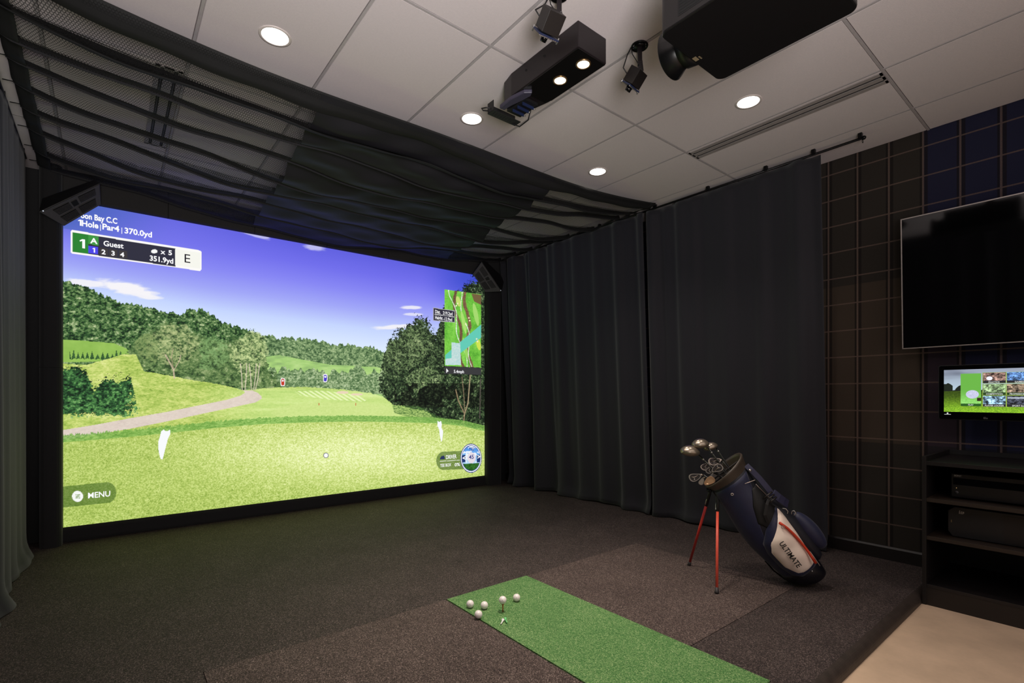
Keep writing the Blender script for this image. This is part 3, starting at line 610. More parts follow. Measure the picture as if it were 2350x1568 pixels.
# ------------------------------------------------------------------ safety net under the ceiling
def net_mat(name, cell, thread, col, open_frac=1.0):
    m = bpy.data.materials.new(name); m.use_nodes = True; nt = m.node_tree; N = nt.nodes; L = nt.links
    b = N['Principled BSDF']; b.inputs['Base Color'].default_value = (*lin(col), 1); b.inputs['Roughness'].default_value = 0.7
    uv = N.new('ShaderNodeUVMap'); uv.uv_map = 'cloth'; sp = N.new('ShaderNodeSeparateXYZ'); L.new(uv.outputs[0], sp.inputs[0])
    def mt(op, *a):
        n = N.new('ShaderNodeMath'); n.operation = op
        for i, v in enumerate(a):
            if isinstance(v, (int, float)): n.inputs[i].default_value = v
            else: L.new(v, n.inputs[i])
        return n.outputs[0]
    px = mt('ADD', mt('DIVIDE', sp.outputs[0], cell), 400.0); py = mt('ADD', mt('DIVIDE', sp.outputs[1], cell), 400.0); R3 = 1.7320508
    ax = mt('SUBTRACT', mt('MODULO', px, 1.0), 0.5); ay = mt('SUBTRACT', mt('MODULO', py, R3), R3/2)
    bx = mt('SUBTRACT', mt('MODULO', mt('SUBTRACT', px, 0.5), 1.0), 0.5); by = mt('SUBTRACT', mt('MODULO', mt('SUBTRACT', py, R3/2), R3), R3/2)
    def hexd(x_, y_):
        x_ = mt('ABSOLUTE', x_); y_ = mt('ABSOLUTE', y_); return mt('MAXIMUM', x_, mt('ADD', mt('MULTIPLY', x_, 0.5), mt('MULTIPLY', y_, 0.8660254)))
    d = mt('SUBTRACT', 0.5, mt('MINIMUM', hexd(ax, ay), hexd(bx, by)))
    al = mt('LESS_THAN', d, thread/cell/2)
    if open_frac < 1: al = mt('MAXIMUM', al, 1-open_frac)
    L.new(al, b.inputs['Alpha']); return m
net_open = net_mat('black_hex_net', 0.0125, 0.0022, (14, 13, 16))
net_dense = net_mat('black_dense_mesh', 0.007, 0.0058, (18, 17, 24), 0.06)
hem_cloth = mat('black_hem_webbing', (9, 9, 10), 0.8, noise=(200, 0.3), bump=(900, 0.3))
NXL, NXR = -0.425, 4.08; NZ = 3.030
YL = [2.93, 3.26, 3.52, 3.80, 4.09, 4.38, 4.72, 5.06, 5.36]
YR = [2.86, 3.10, 3.32, 3.67, 4.05, 4.31, 4.69, 5.00, 5.32]
SAG = [0.115, 0.15, 0.155, 0.16, 0.165, 0.165, 0.16, 0.15, 0.14]
def net_point(u, k, f, lift=0.0):
    """u across the bay 0..1, band k, f 0..1 on the way to the next band"""
    def yk(i): return YL[i]+(YR[i]-YL[i])*u
    def zk(i):
        s_ = SAG[i]*(4*u*(1-u))**0.8
        if i == 0: s_ *= 1+0.18*math.sin(u*9.5)+0.0
        return NZ-s_
    if k >= 8: k = 7; f = 1.0
    y = yk(k)+(yk(k+1)-yk(k))*f; z = zk(k)+(zk(k+1)-zk(k))*f
    wv = math.sin(u*23+k*2.1)*0.25+math.sin(u*11+k*1.3)*0.35+1
    d = 0.062*wv*(0.35+0.65*(4*u*(1-u))**0.4)
    sc = (f/0.86) if f < 0.86 else (1-f)/0.14
    sc = math.sin(min(1, sc)*math.pi/2)
    z -= d*sc+0.006*math.sin(u*60+f*9+k)*math.sin(f*math.pi)+0.010*math.sin(u*16-f*7+k*2)*math.sin(f*math.pi)
    return (NXL+(NXR-NXL)*u, y, z+lift)
def ub(k, f):   # edges of the dense middle panel
    t = (k+f)/8; return (0.305+0.030*t, 0.709+0.107*t)
def net_sheet(name, material, u0f, u1f, nu, parent):
    nf = 14; V = []; F = []; UV = []
    row = 0
    for k in range(8):
        arc = 0
        for j in range(nf+1):
            f = j/nf
            if j: 
                a = net_point(0.5, k, f); b = net_point(0.5, k, (j-1)/nf); arc += math.hypot(a[1]-b[1], a[2]-b[2])
            u0, u1 = u0f(k, f), u1f(k, f)
            for i in range(nu+1):
                u = u0+(u1-u0)*i/nu; p = net_point(u, k, f); V.append(p); UV.append((p[0], k*0.5+arc))
            if j:
                for i in range(nu): F.append((( row-1)*(nu+1)+i, (row-1)*(nu+1)+i+1, row*(nu+1)+i+1, row*(nu+1)+i))
            row += 1
    iv = base_inverse(parent); me = bpy.data.meshes.new(name); me.from_pydata([iv@Vector(p) for p in V], [], F)
    ul = me.uv_layers.new(name='cloth'); ul.data.foreach_set('uv', [c for l in me.loops for c in UV[l.vertex_index]])
    me.polygons.foreach_set('use_smooth', [True]*len(F)); me.materials.append(material)
    o = bpy.data.objects.new(name, me); COL.objects.link(o); o.parent = parent; return o
net = thing('safety_net', 'black netting canopy slung in scalloped folds below the ceiling in front of the screen', 'net', (1.87, 4.1, 2.95))
net_sheet('mesh_panel', net_open, lambda k, f: 0.016, lambda k, f: ub(k, f)[0]+0.004, 44, net)
net_sheet('mesh_panel', net_open, lambda k, f: ub(k, f)[1]-0.004, lambda k, f: 0.985, 44, net)
net_sheet('dense_panel', net_dense, lambda k, f: ub(k, f)[0], lambda k, f: ub(k, f)[1], 60, net)['label'] = 'nearly opaque black fine mesh panel in the middle'
# webbing bands along the folds; front hem and the first band are solid and wide
def ribbon(name, k, f0, f1, z0, z1, material, n=90, dy=0.0):
    mb = MB()
    def fn(a, b):
        u = 0.0+a; f = f0+(f1-f0)*b; p = net_point(u, k, f); return (p[0], p[1]+dy*b, p[2]+z0+(z1-z0)*b)
    mb.grid(fn, n, 3); return mb.build(name, material, net, solid=0.003, clean=False)
ribbon('front_hem', 0, 0.0, 0.30, 0.012, -0.012, hem_cloth)
ribbon('band', 0, 0.78, 1.0, -0.022, -0.012, hem_cloth)
band_cloth = mat('black_ribbed_band', (18, 17, 21), 0.75, noise=(240, 0.4), bump=(700, 0.5))
for k in range(2, 9):
    def fn(a, b, k=k):
        p = net_point(a, k-1, 0.86); q = net_point(a, k-1, 1.0); return (p[0], p[1]+(q[1]-p[1])*0.4*b+0.004, p[2]-0.010+0.046*b)
    MB().grid(fn, 90, 2).build('band', band_cloth, net, solid=0.003, clean=False)
for side, x0, x1 in ((0, 0.0, 0.018), (1, 0.984, 1.0)):
    for k in range(8):
        def fn(a, b, k=k): 
            p = net_point(x0+(x1-x0)*a, k, b); return (p[0], p[1], p[2]-0.004)
        MB().grid(fn, 4, 12).build('side_hem', hem_cloth, net, solid=0.002, clean=False)
for k in range(9):
    for u_, xa, xb in ((0.0, NXL-0.05, NXL+0.01), (1.0, NXR+0.02, NXR-0.01)):
        p = net_point(u_, min(k, 7), 1.0 if k == 8 else 0.0)
        MB().cyl((xa, p[1], CZ-0.02), (xb, p[1], NZ), 0.003, n=6).build('hook', mat('black_metal', (18, 18, 20), 0.35, 0.6), net)

# ------------------------------------------------------------------ corner speakers
spk_body = mat('speaker_case', (18, 17, 19), 0.5, bump=(500, 0.2)); spk_face = mat('speaker_face', (62, 59, 60), 0.55, noise=(90, 0.2))
spk_slot = mat('speaker_slot', (14, 14, 17), 0.35)
def speaker(label, A, B, C_, D, back):
    A, B, C_, D = [Vector(p) for p in (A, B, C_, D)]; t = thing('corner_speaker', label, 'speaker', (A+B+C_+D)/4, 0, 'speakers across the upper screen corners')
    n = (B-A).cross(D-A).normalized()
    if n.z > 0: n = -n
    bk = [Vector(p) for p in back]; P = [A, B, C_, D]
    MB().add([p-n*0.001 for p in P]+bk, [(0,1,2,3), (4,5,6,7), (0,1,5,4), (1,2,6,5), (2,3,7,6), (3,0,4,7)]).build('case', spk_body, t, bevel=0.006)
    def pt(u, v, h): return A.lerp(D, u).lerp(B.lerp(C_, u), v)+n*h
    def slab(mb, u0, u1, v0, v1, h0, h1):
        q = [(u0, v0), (u1, v0), (u1, v1), (u0, v1)]; mb.add([pt(a, b, h0) for a, b in q]+[pt(a, b, h1) for a, b in q], [(0,3,2,1), (4,5,6,7), (0,1,5,4), (1,2,6,5), (2,3,7,6), (3,0,4,7)])
    f = MB(); slab(f, 0.02, 0.98, 0.04, 0.97, 0, 0.004); f.build('front_grille', spk_face, t)
    for u0, u1, v0, v1 in ((0.16, 0.43, 0.16, 0.46), (0.60, 0.90, 0.12, 0.42), (0.14, 0.46, 0.56, 0.88), (0.52, 0.88, 0.55, 0.88)):
        s_ = MB(); slab(s_, u0, u1, v0, v1, 0.004, 0.0048); 
        w = s_.build('louvre_opening', spk_slot, t); r = MB()
        for k in range(1, 6): slab(r, u0, u1, v0+(v1-v0)*k/6-0.008, v0+(v1-v0)*k/6+0.008, 0.0048, 0.0075)
        r.build('louvre_slats', spk_face, w)
    s_ = MB(); slab(s_, 0.46, 0.56, 0.2, 0.44, 0.004, 0.006); s_.build('tweeter_cover', spk_slot, t)
    MB().sphere(pt(0.06, 0.0, 0.012), 0.004, 8).build('indicator', emis('indicator', (230, 240, 255), 1.0), t)
    return t
speaker('black louvred speaker across the upper left corner of the screen', onY(88, 487, 5.20), onY(147, 520, 5.32), onY(232, 470, 5.32), onY(230, 420, 5.20),
        [onY(96, 455, 5.29), onY(140, 470, 5.325), onY(226, 430, 5.325), onY(217, 412, 5.29)])
speaker('black louvred speaker across the upper right corner of the screen', onY(1152, 670, 5.20), onY(1113, 671, 5.34), onY(1084, 629, 5.34), onY(1105, 600, 5.20),
        [onY(1158, 640, 5.30), onY(1130, 640, 5.345), onY(1100, 612, 5.345), onY(1112, 596, 5.30)])
# ------------------------------------------------------------------ spotlight and sensor housing on the ceiling
case_brown = mat('dark_bronze_case', (24, 18, 21), 0.38, noise=(30, 0.1)); case_black = mat('gloss_black_plate', (16, 14, 14), 0.22)
blk_metal = mat('black_metal', (18, 18, 20), 0.35, 0.6); blk_plastic = mat('black_plastic', (20, 19, 21), 0.5)
blue_board = mat('blue_circuit_board', (24, 34, 66), 0.45, noise=(200, 0.4)); glow = emis('spot_lens', (255, 240, 215), 24.0)
hx0, hx1, hy0, hy1, hz = 1.795, 2.003, 1.706, 2.33, 2.912
hb = thing('spotlight_housing', 'long black ceiling housing with two bright spotlights and a sensor pod at its far end', 'ceiling sensor', ((hx0+hx1)/2, 2.0, hz))
prof = [(hx0, 1.706), (hx1, 1.706), (hx1, 2.14), (hx1-0.03, 2.28), (hx1-0.06, 2.345), (hx0+0.05, 2.345), (hx0+0.02, 2.32), (hx0, 2.23)]
MB().prism(prof, hz, CZ-0.002, 2).build('case', case_brown, hb, bevel=0.004)
MB().prism([(hx0+0.004, 1.71), (hx1-0.004, 1.71), (hx1-0.004, 2.11), (hx1-0.02, 2.15), (hx0+0.004, 2.15)], hz-0.004, hz-0.0002, 2).build('lower_plate', case_black, hb)
for y in (1.775, 1.945):
    M = Matrix.Translation((1.905, y, hz-0.004))
    sp_ = MB().lathe([(0.030, 0), (0.030, -0.004), (0.036, -0.006), (0.039, -0.004), (0.039, 0)], 32, M).build('lamp_bezel', mat('brass_bezel', (150, 120, 84), 0.3, 0.8), hb)
    MB().lathe([(0.030, -0.003), (0.018, -0.006), (0, -0.007)], 32, M).build('lamp_lens', glow, sp_)
    l = spot('spotlight_beam', (1.905, y, hz-0.02), SPW, (1.0, 0.89, 0.74), 80, 1.0, 0.02); l.parent = hb; l.matrix_parent_inverse = Matrix.Translation(-hb.location)
pod = MB().prism([(hx0+0.01, 2.13), (hx0+0.045, 2.10), (hx0+0.06, 2.13), (hx0+0.05, 2.20), (hx0+0.035, 2.27), (hx0+0.03, 2.335), (hx0-0.004, 2.335), (hx0-0.008, 2.23)], hz-0.024, hz-0.002, 2)
pod.build('pod_shroud', mat('violet_grey_plastic', (60, 56, 74), 0.4), hb, bevel=0.004)
MB().box((hx0+0.055, 2.18, hz-0.018), (hx1-0.05, 2.34, hz-0.002)).build('pod_body', blk_plastic, hb)
for k in range(3):
    y = 2.205+0.045*k; c = MB().box((hx0+0.065, y, hz-0.034), (hx0+0.15, y+0.006, hz-0.017)).build('circuit_board', blue_board, hb)
for k in range(3): MB().cyl((hx0+0.152, 2.208+0.045*k, hz-0.027), (hx0+0.162, 2.208+0.045*k, hz-0.027), 0.003, n=8).build('standoff', mat('steel', (180, 178, 176), 0.3, 0.9), hb)
br = MB(); y0 = 2.415; 
br.box((hx0-0.03, y0, hz-0.028), (hx0+0.18, y0+0.003, hz+0.03)); br.box((hx0-0.03, y0-0.055, hz-0.031), (hx0+0.18, y0+0.003, hz-0.028)); br.box((hx0-0.03, y0-0.055, hz-0.03), (hx0-0.027, y0, hz+0.03))
bro = br.build('vented_bracket', mat('bracket_dark_grey', (30, 29, 30), 0.5), hb)
sl = MB()
for k in range(9): sl.box((hx0-0.012+0.019*k, y0-0.045, hz-0.0318), (hx0-0.005+0.019*k, y0-0.012, hz-0.0308))
sl.build('slots', void, bro)
MB().tube([(hx0-0.03, y0-0.03, hz-0.01), (hx0-0.05, y0-0.01, hz-0.004), (hx0-0.07, y0+0.01, hz-0.008), (hx0-0.055, y0+0.015, hz-0.012), (hx0-0.014, y0-0.01, hz-0.012)], 0.004, 8).build('cable', blk_plastic, hb)
MB().tube([(hx0+0.15, y0-0.01, hz-0.03), (hx0+0.19, y0-0.03, hz-0.045), (hx0+0.2, y0-0.1, hz-0.03), (hx0+0.17, y0-0.16, hz-0.005)], 0.004, 8).build('cable', blk_plastic, hb)
for y in (1.95, 2.10): MB().cyl((hx0+0.001, y, CZ-0.05), (hx0-0.003, y, CZ-0.05), 0.006, n=10).build('screw', void, hb)

# ------------------------------------------------------------------ the two ceiling cameras
def track_camera(label, top, c, yaw, pitch, sc=1.0):
    t = thing('tracking_camera', label, 'camera', top, 0, 'tracking cameras on the ceiling'); T0 = Vector(top); C0 = Vector(c)
    MB().lathe([(0.0, -0.001), (0.03, -0.001), (0.03, -0.012), (0.0, -0.013)], 28, Matrix.Translation(T0)).build('ceiling_hub', blk_metal, t)
    ring = MB().tube([(T0.x+0.04*math.cos(a), T0.y+0.04*math.sin(a), T0.z-0.005) for a in [i*math.pi/16 for i in range(33)]], 0.005, 8, caps=False)
    for a in (0.6, 2.2, 3.8, 5.4): ring.cyl((T0.x+0.02*math.cos(a), T0.y+0.02*math.sin(a), T0.z-0.005), (T0.x+0.04*math.cos(a), T0.y+0.04*math.sin(a), T0.z-0.005), 0.004, n=6)
    ring.build('mount_ring', blk_metal, t)
    R = Euler((0, 0, math.radians(yaw))).to_matrix().to_4x4() @ Euler((math.radians(pitch), 0, 0)).to_matrix().to_4x4(); Mc = Matrix.Translation(C0) @ R @ Matrix.Scale(sc, 4)
    joint = Vector((T0.x-0.003, T0.y-0.004, C0.z+0.075)); backp = Mc @ Vector((0, -0.015, 0.038))
    MB().tube([T0+Vector((0, 0, -0.01)), joint], 0.016, 4, smooth=False).build('drop_arm', case_brown, t, bevel=0.002)
    MB().tube([joint+Vector((0, 0, 0.02)), joint+Vector((0.01, 0, -0.02)), backp], [0.017, 0.019, 0.016], 4, smooth=False).build('elbow_arm', case_brown, t, bevel=0.002)
    MB().box((-0.038, -0.045, -0.034), (0.038, 0.03, 0.034), Mc).build('case', mat('camera_case', (20, 15, 14), 0.45), t, bevel=0.002)
    b = MB().box((-0.046, 0.034, -0.036), (0.046, 0.040, 0.036), Mc).build('circuit_board', blue_board, t)
    cmp_ = MB()
    for k in range(8): cmp_.box((-0.04+0.01*k, 0.040, -0.034), (-0.034+0.01*k, 0.044, -0.026), Mc)
    cmp_.build('connector_pins', mat('steel', (180, 178, 176), 0.3, 0.9), b)
    MB().cyl(Mc @ Vector((0.0, 0.04, 0.0)), Mc @ Vector((0.0, 0.064, 0.0)), 0.017, 0.015).build('lens', mat('lens_black', (8, 8, 10), 0.12), t)
    for sx, sz in ((-0.044, 0.03), (0.044, -0.03)): MB().cyl(Mc @ Vector((sx, 0.028, sz)), Mc @ Vector((sx, 0.05, sz)), 0.004, n=8).build('standoff', mat('steel', (180, 178, 176), 0.3, 0.9), t)
    q = T0+Vector((-0.045, 0.02, -0.02)); e = Mc @ Vector((-0.03, 0.0, 0.034))
    MB().tube([q, q+Vector((-0.018, 0.01, -0.04)), e+Vector((-0.02, 0.01, 0.03)), e], 0.0032, 8).build('cable', blk_plastic, t)
    MB().tube([q, q+Vector((0.01, 0.0, -0.03)), q+Vector((0.03, -0.01, -0.06)), joint+Vector((-0.01, 0, 0))], 0.0025, 8).build('cable', blk_plastic, t)
    return t
track_camera('small black tracking camera on a round ceiling mount between the spotlight housing and projector', (2.180, 1.630, CZ), (2.150, 1.640, 2.862), 8, -48)
track_camera('black tracking camera hanging in front of the spotlight housing, cut by the top edge', (1.615, 1.655, CZ), (1.535, 1.632, 2.862), -8, -40, 1.15)

# ------------------------------------------------------------------ projector
pj = thing('projector', 'large black ceiling-hung projector at the top of the photo with its lens toward the screen', 'projector', (1.89, 0.9, 2.6))
pc = mat('projector_case', (12, 10, 11), 0.4, bump=(700, 0.15)); px0, px1, py0, py1, pz0, pz1 = 1.668, 2.125, 0.62, 1.158, 2.602, 2.80
MB().rbox((px0, py0, pz0), (px1, py1, pz1), 0.035, axis=2, seg=6).build('case', pc, pj, bevel=0.006)
vs_ = MB()
for k in range(14): vs_.box((px0-0.0015, py0+0.05, pz0+0.03+0.011*k), (px0+0.001, py1-0.09, pz0+0.036+0.011*k))
vs_.build('side_vent', void, pj)
vb_ = MB().box((px0-0.0008, py0+0.045, pz0+0.024), (px0+0.0005, py1-0.085, pz0+0.186)); vb_.build('vent_recess', mat('vent_recess', (10, 9, 11), 0.7), pj)
lx, lz = 1.925, 2.690
MB().cyl((lx, py1-0.01, lz), (lx, py1+0.05, lz), 0.088, 0.08, 40).build('lens_collar', pc, pj)
ln_ = MB().lathe([(0.0, 0.0), (0.055, 0.004), (0.06, 0.03), (0.092, 0.045), (0.098, 0.04), (0.075, -0.002), (0.07, -0.05), (0.0, -0.05)], 40, Matrix.Translation((lx, py1+0.075, lz)) @ Euler((math.radians(-90), 0, 0)).to_matrix().to_4x4()).build('lens_hood', mat('lens_hood_black', (8, 8, 9), 0.35), pj)
MB().lathe([(0.054, 0.012), (0.03, 0.022), (0.0, 0.026)], 32, Matrix.Translation((lx, py1+0.075, lz)) @ Euler((math.radians(-90), 0, 0)).to_matrix().to_4x4()).build('lens_glass', mat('lens_glass_dark', (10, 10, 16), 0.05, coat=1.0), pj)
red = emis('red_status_light', (255, 60, 60), 1.5)
for p in ((1535, 101), (1543, 107)):
    q = onZ(p[0], p[1], 2.628); MB().box((q.x-0.006, py1, 2.626), (q.x+0.006, py1+0.0015, 2.630), Matrix.Translation((0, 0, 0))).build('status_light', red, pj)
lab = onZ(1595, 137, pz0); MB().box((lab.x-0.016, lab.y-0.012, pz0-0.001), (lab.x+0.012, lab.y+0.004, pz0)).build('rating_label', mat('gold_label', (120, 106, 82), 0.4, noise=(900, 0.6)), pj)
for k in range(3): MB().box((lab.x-0.006+0.008*k, lab.y-0.024, pz0-0.0006), (lab.x-0.001+0.008*k, lab.y-0.018, pz0)).build('certification_mark', mat('gold_label', (120, 106, 82), 0.4), pj)
MB().cyl((1.9, 0.85, pz1), (1.9, 0.85, CZ-0.001), 0.03).build('ceiling_pole', blk_metal, pj)
MB().lathe([(0, 0), (0.07, 0), (0.07, -0.012), (0, -0.012)], 28, Matrix.Translation((1.9, 0.85, CZ-0.001))).build('ceiling_plate', blk_metal, pj)

# ------------------------------------------------------------------ television, touch monitor
gl = mat('glossy_black_screen', (4, 4, 5), 0.06, spec=0.5); silver = mat('silver_bezel', (196, 190, 186), 0.25, 0.9)
tv = thing('television', 'large switched-off flat television tilted down on the plaid wall, cut by the right edge', 'television', (4.33, 0.4, 1.5))
TXB, TXT, TZB, TZT = 4.285, 4.245, 1.522, 2.412; ty0, ty1 = -0.58, 1.0
ang = math.atan2(TXB-TXT, TZT-TZB); Mt = Matrix.Translation((TXB, 0, TZB)) @ Euler((0, -ang, 0)).to_matrix().to_4x4(); hgt = math.hypot(TXB-TXT, TZT-TZB)
MB().box((0.004, ty0, 0.0), (0.045, ty1, hgt), Mt).build('case', blk_plastic, tv, bevel=0.003)
MB().box((0.0, ty0+0.006, 0.006), (0.0045, ty1-0.006, hgt-0.006), Mt).build('panel', gl, tv)
bz = MB(); bz.box((-0.001, ty1-0.006, 0), (0.012, ty1+0.0005, hgt), Mt); bz.box((-0.001, ty0, 0), (0.012, ty0+0.006, hgt), Mt); bz.box((-0.001, ty0, -0.0005), (0.012, ty1, 0.006), Mt); bz.box((-0.001, ty0, hgt-0.006), (0.012, ty1, hgt+0.0005), Mt)
bz.build('bezel', mat('silver_edge', (200, 190, 186), 0.35, 0.7), tv)
MB().box((TXB+0.03, 0.1, 1.75), (XW, 0.45, 2.2)).build('wall_mount', blk_metal, tv)

mo = thing('touch_monitor', 'touch monitor on the plaid wall under the television showing a green golf menu', 'monitor', (4.25, 0.45, 1.05))
mx, my0, my1, mz0, mz1 = 4.20, 0.19, 0.790, 1.046, 1.394
MB().rbox((mx, my0, mz0), (mx+0.045, my1, mz1), 0.012, axis=0).build('case', blk_plastic, mo, bevel=0.002)
MB().box((mx+0.04, 0.4, 1.12), (XW, 0.58, 1.30)).build('wall_arm', blk_metal, mo)
MB().rbox((mx-0.0015, my0+0.004, mz0+0.004), (mx, my1-0.004, mz1-0.004), 0.01, axis=0).build('glass', gl, mo)
def paint_menu(nu, nv):
    u, v = np.meshgrid(np.linspace(0, 1, nu), np.linspace(0, 1, nv)); img = np.zeros(u.shape+(3,)); a = 16/9
    x = u*a; y = 1-v
    def put(m, c):
        m = m.astype(float) if m.dtype == bool else m
        img[:] = img*(1-m[..., None])+np.asarray(c)*m[..., None]
    t = np.clip(y/0.5, 0, 1)[..., None]; img[:] = C3((150, 158, 176))*(1-t)+C3((178, 200, 214))*t
    dk = fbm(x*2.2, y*6, 3); put(np.clip(dk*1.8-0.55, 0, 1)*sstep(0.3, 0.08, y)*sstep(0.7, 0.2, x)*0.8, C3((74, 80, 96)))
    put(np.clip(sstep(0.48, 0.40, fbm(x*3+4, y*9, 2))*0, 0, 1), C3((0, 0, 0)))
    hz_ = 0.50+0.02*vn(x*3, y*0); tr = (y > 0.50-0.16*np.clip(np.cos((x-0.05)*9), 0, 1)*(x < 0.14)-0.12*np.clip(np.cos((x-0.28)*14), 0, 1)*(np.abs(x-0.28) < 0.1)-0.03*vn(x*30, y*0)); put(tr, C3((26, 34, 26)))
    g = fbm(x*60, y*90, 3, 0.8); gc = C3((52, 84, 20))*(1-g[..., None])+C3((150, 196, 46))*g[..., None]; s_ = sstep(0.52, 1.0, y)[..., None]
    put(y > hz_, gc*(0.55+0.75*s_))
    def R(x0, y0, x1, y1): return (u > x0) & (u < x1) & (y > y0) & (y < y1)
    put(R(0.15, 0.10, 0.325, 0.86), C3((90, 160, 60))*(0.85+0.3*g[..., None])+0*img); gg = sstep(0.45, 0.86, y)[..., None]*g[..., None]*0.35
    m = R(0.15, 0.10, 0.325, 0.86); put(m, np.clip(C3((104, 176, 70))+gg, 0, 1))
    put((np.hypot((x-0.445)*1.0, (y-0.585)) < 0.098), C3((214, 216, 246))*(0.82+0.2*(vn(x*160, y*160)[..., None]))); put(R(0.15, 0.80, 0.325, 0.86), C3((40, 90, 34))); put(R(0.29, 0.665, 0.325, 0.74), C3((50, 34, 24)))
    cols = [(0.34, 0.525), (0.535, 0.725), (0.735, 0.92)]; rows = [(0.09, 0.33), (0.355, 0.60), (0.62, 0.865)]
    base = [[(150, 120, 110), (100, 140, 200), (160, 176, 110)], [(150, 180, 130), (150, 130, 110), (90, 170, 90)], [(150, 190, 220), (80, 84, 100), (60, 70, 50)]]
    for i, (x0, x1) in enumerate(cols):
        for j, (y0, y1) in enumerate(rows):
            q = fbm(x*24+7*i, y*24+5*j, 4, 0.75); b = C3(base[j][i]); m = R(x0, y0, x1, y1)
            put(R(x0-0.004, y0-0.006, x1+0.004, y1+0.006), C3((150, 176, 80)))
            put(m, np.clip((b*1.1)*(2.4*q[..., None]-0.45), 0, 1))
            put(m & (y > y1-0.055), C3((40, 66, 30) if j == 1 else (40, 40, 44)))
    put(np.hypot(x-0.70, y-0.22) < 0.045, C3((236, 236, 246))); put(R(0.54, 0.655, 0.725, 0.675), C3((220, 230, 246)))
    return np.clip(img, 0, 1)
sy0, sy1, sz0, sz1 = my0+0.028, my1-0.028, mz0+0.050, mz1-0.030
picture_mesh('menu_picture', lambda U, V: np.stack([mx-0.0022+0*U, sy1-(sy1-sy0)*U, sz0+(sz1-sz0)*V], -1), 640, 360, paint_menu(640, 360), picture_mat('menu_picture', 1.1, 0.3), mo)
mw = emis('menu_lettering', (236, 240, 236), 0.9); o_ = Vector((mx-0.0026, sy1, sz1)); sw, sh_ = sy1-sy0, sz1-sz0
def MT(t, u_, v_, w): return (t, u_*sw, -v_*sh_, 0.0135, 'LEFT', 0.012, w*sw)
text_part('menu_lettering', [MT('PLAY', 0.215, 0.848, 0.045), MT('PRACTICE', 0.385, 0.325, 0.09), MT('GAMES', 0.595, 0.325, 0.07), MT('COMPETITION', 0.365, 0.595, 0.135), MT('PROFESSIONAL', 0.555, 0.595, 0.15),
   MT('PLAYER LOCKER', 0.355, 0.858, 0.155), MT('SPORT SUITE', 0.575, 0.858, 0.12), MT('T', 0.755, 0.325, 0.012)], mw, mo, o_, Vector((0, -1, 0)), Vector((0, 0, 1)))
lg = mat('bezel_lettering_grey', (110, 108, 110), 0.5)
text_part('maker_lettering', [('Elo', 0.0, 0.0, 0.016, 'CENTER', 0.02)], lg, mo, Vector((mx-0.0018, 0.565, mz0+0.010)), Vector((0, -1, 0)), Vector((0, 0, 1)))
lm = MB().box((mx-0.003, my1-0.062, mz0+0.032), (mx-0.0018, my1-0.030, mz0+0.0345)); lm.add([(mx-0.0026, my1-0.050, mz0+0.037), (mx-0.0026, my1-0.042, mz0+0.037), (mx-0.0026, my1-0.046, mz0+0.046)], [(0, 1, 2)]); lm.cyl((mx-0.003, my1-0.046, mz0+0.0405), (mx-0.002, my1-0.046, mz0+0.0405), 0.0042, n=14)
lm.build('corner_logo', mw, mo, clean=False)

# ------------------------------------------------------------------ equipment rack and what stands in it
rk = thing('media_rack', 'open black equipment rack with shelves against the plaid wall at right', 'rack', (4.11, 0.24, -0.05))
rx0, rx1, ry0, ry1 = 3.80, 4.418, -0.32, 0.791; SH = [0.0, 0.0]
shz = [0.075, 0.362, 0.588, 0.802]
for y in ((ry1-0.02, ry1), (ry0, ry0+0.02)): MB().box((rx0, y[0], -0.05), (rx1, y[1], 0.836)).build('side_panel', dk_wood, rk, bevel=0.001)
MB().box((rx0+0.004, ry0+0.02, shz[3]-0.018), (rx1, ry1-0.02, shz[3]+0.005)).build('top_panel', dk_wood, rk, bevel=0.001)
for z in shz[1:3]: MB().box((rx0+0.004, ry0+0.02, z-0.022), (rx1, ry1-0.02, z)).build('shelf', mat('shelf_brown', (38, 28, 20), 0.5, noise=(18, 0.2)), rk, bevel=0.001)
MB().box((rx0+0.004, ry0+0.02, shz[0]-0.02), (rx1, ry1-0.02, shz[0])).build('bottom_shelf', dk_wood, rk, bevel=0.001)
MB().box((rx0+0.006, ry0+0.02, -0.05), (rx0+0.024, ry1-0.02, shz[0]-0.0195)).build('kick_plate', mat('kick_plate_brown', (24, 18, 14), 0.5), rk)
MB().box((rx1-0.008, ry0+0.02, shz[0]), (rx1, ry1-0.02, 0.836)).build('back_panel', mat('rack_back', (8, 7, 8), 0.7), rk)
# audio receiver
rc = thing('audio_receiver', 'wide black audio receiver on the top shelf inside the rack', 'audio receiver', (4.08, 0.46, shz[2]))
cx0 = 3.90; MB().box((cx0, 0.24, shz[2]+0.012), (4.25, 0.675, shz[2]+0.15)).build('case', mat('receiver_black', (14, 13, 15), 0.35), rc, bevel=0.003)
MB().box((cx0-0.001, 0.25, shz[2]+0.085), (cx0+0.001, 0.665, shz[2]+0.125)).build('display_window', gl, rc)
for y in (0.27, 0.645): MB().cyl((4.0, y, shz[2]), (4.0, y, shz[2]+0.012), 0.012, n=14).build('foot', blk_plastic, rc)
for y in (0.27, 0.645): MB().cyl((4.2, y, shz[2]), (4.2, y, shz[2]+0.012), 0.012, n=14).build('foot', blk_plastic, rc)
MB().cyl((cx0, 0.65, shz[2]+0.04), (cx0-0.004, 0.65, shz[2]+0.04), 0.009, n=20).build('power_button', mat('button_grey', (50, 48, 50), 0.4), rc)
MB().cyl((cx0, 0.29, shz[2]+0.07), (cx0-0.014, 0.29, shz[2]+0.07), 0.028, n=30).build('volume_knob', mat('button_grey', (50, 48, 50), 0.4), rc)
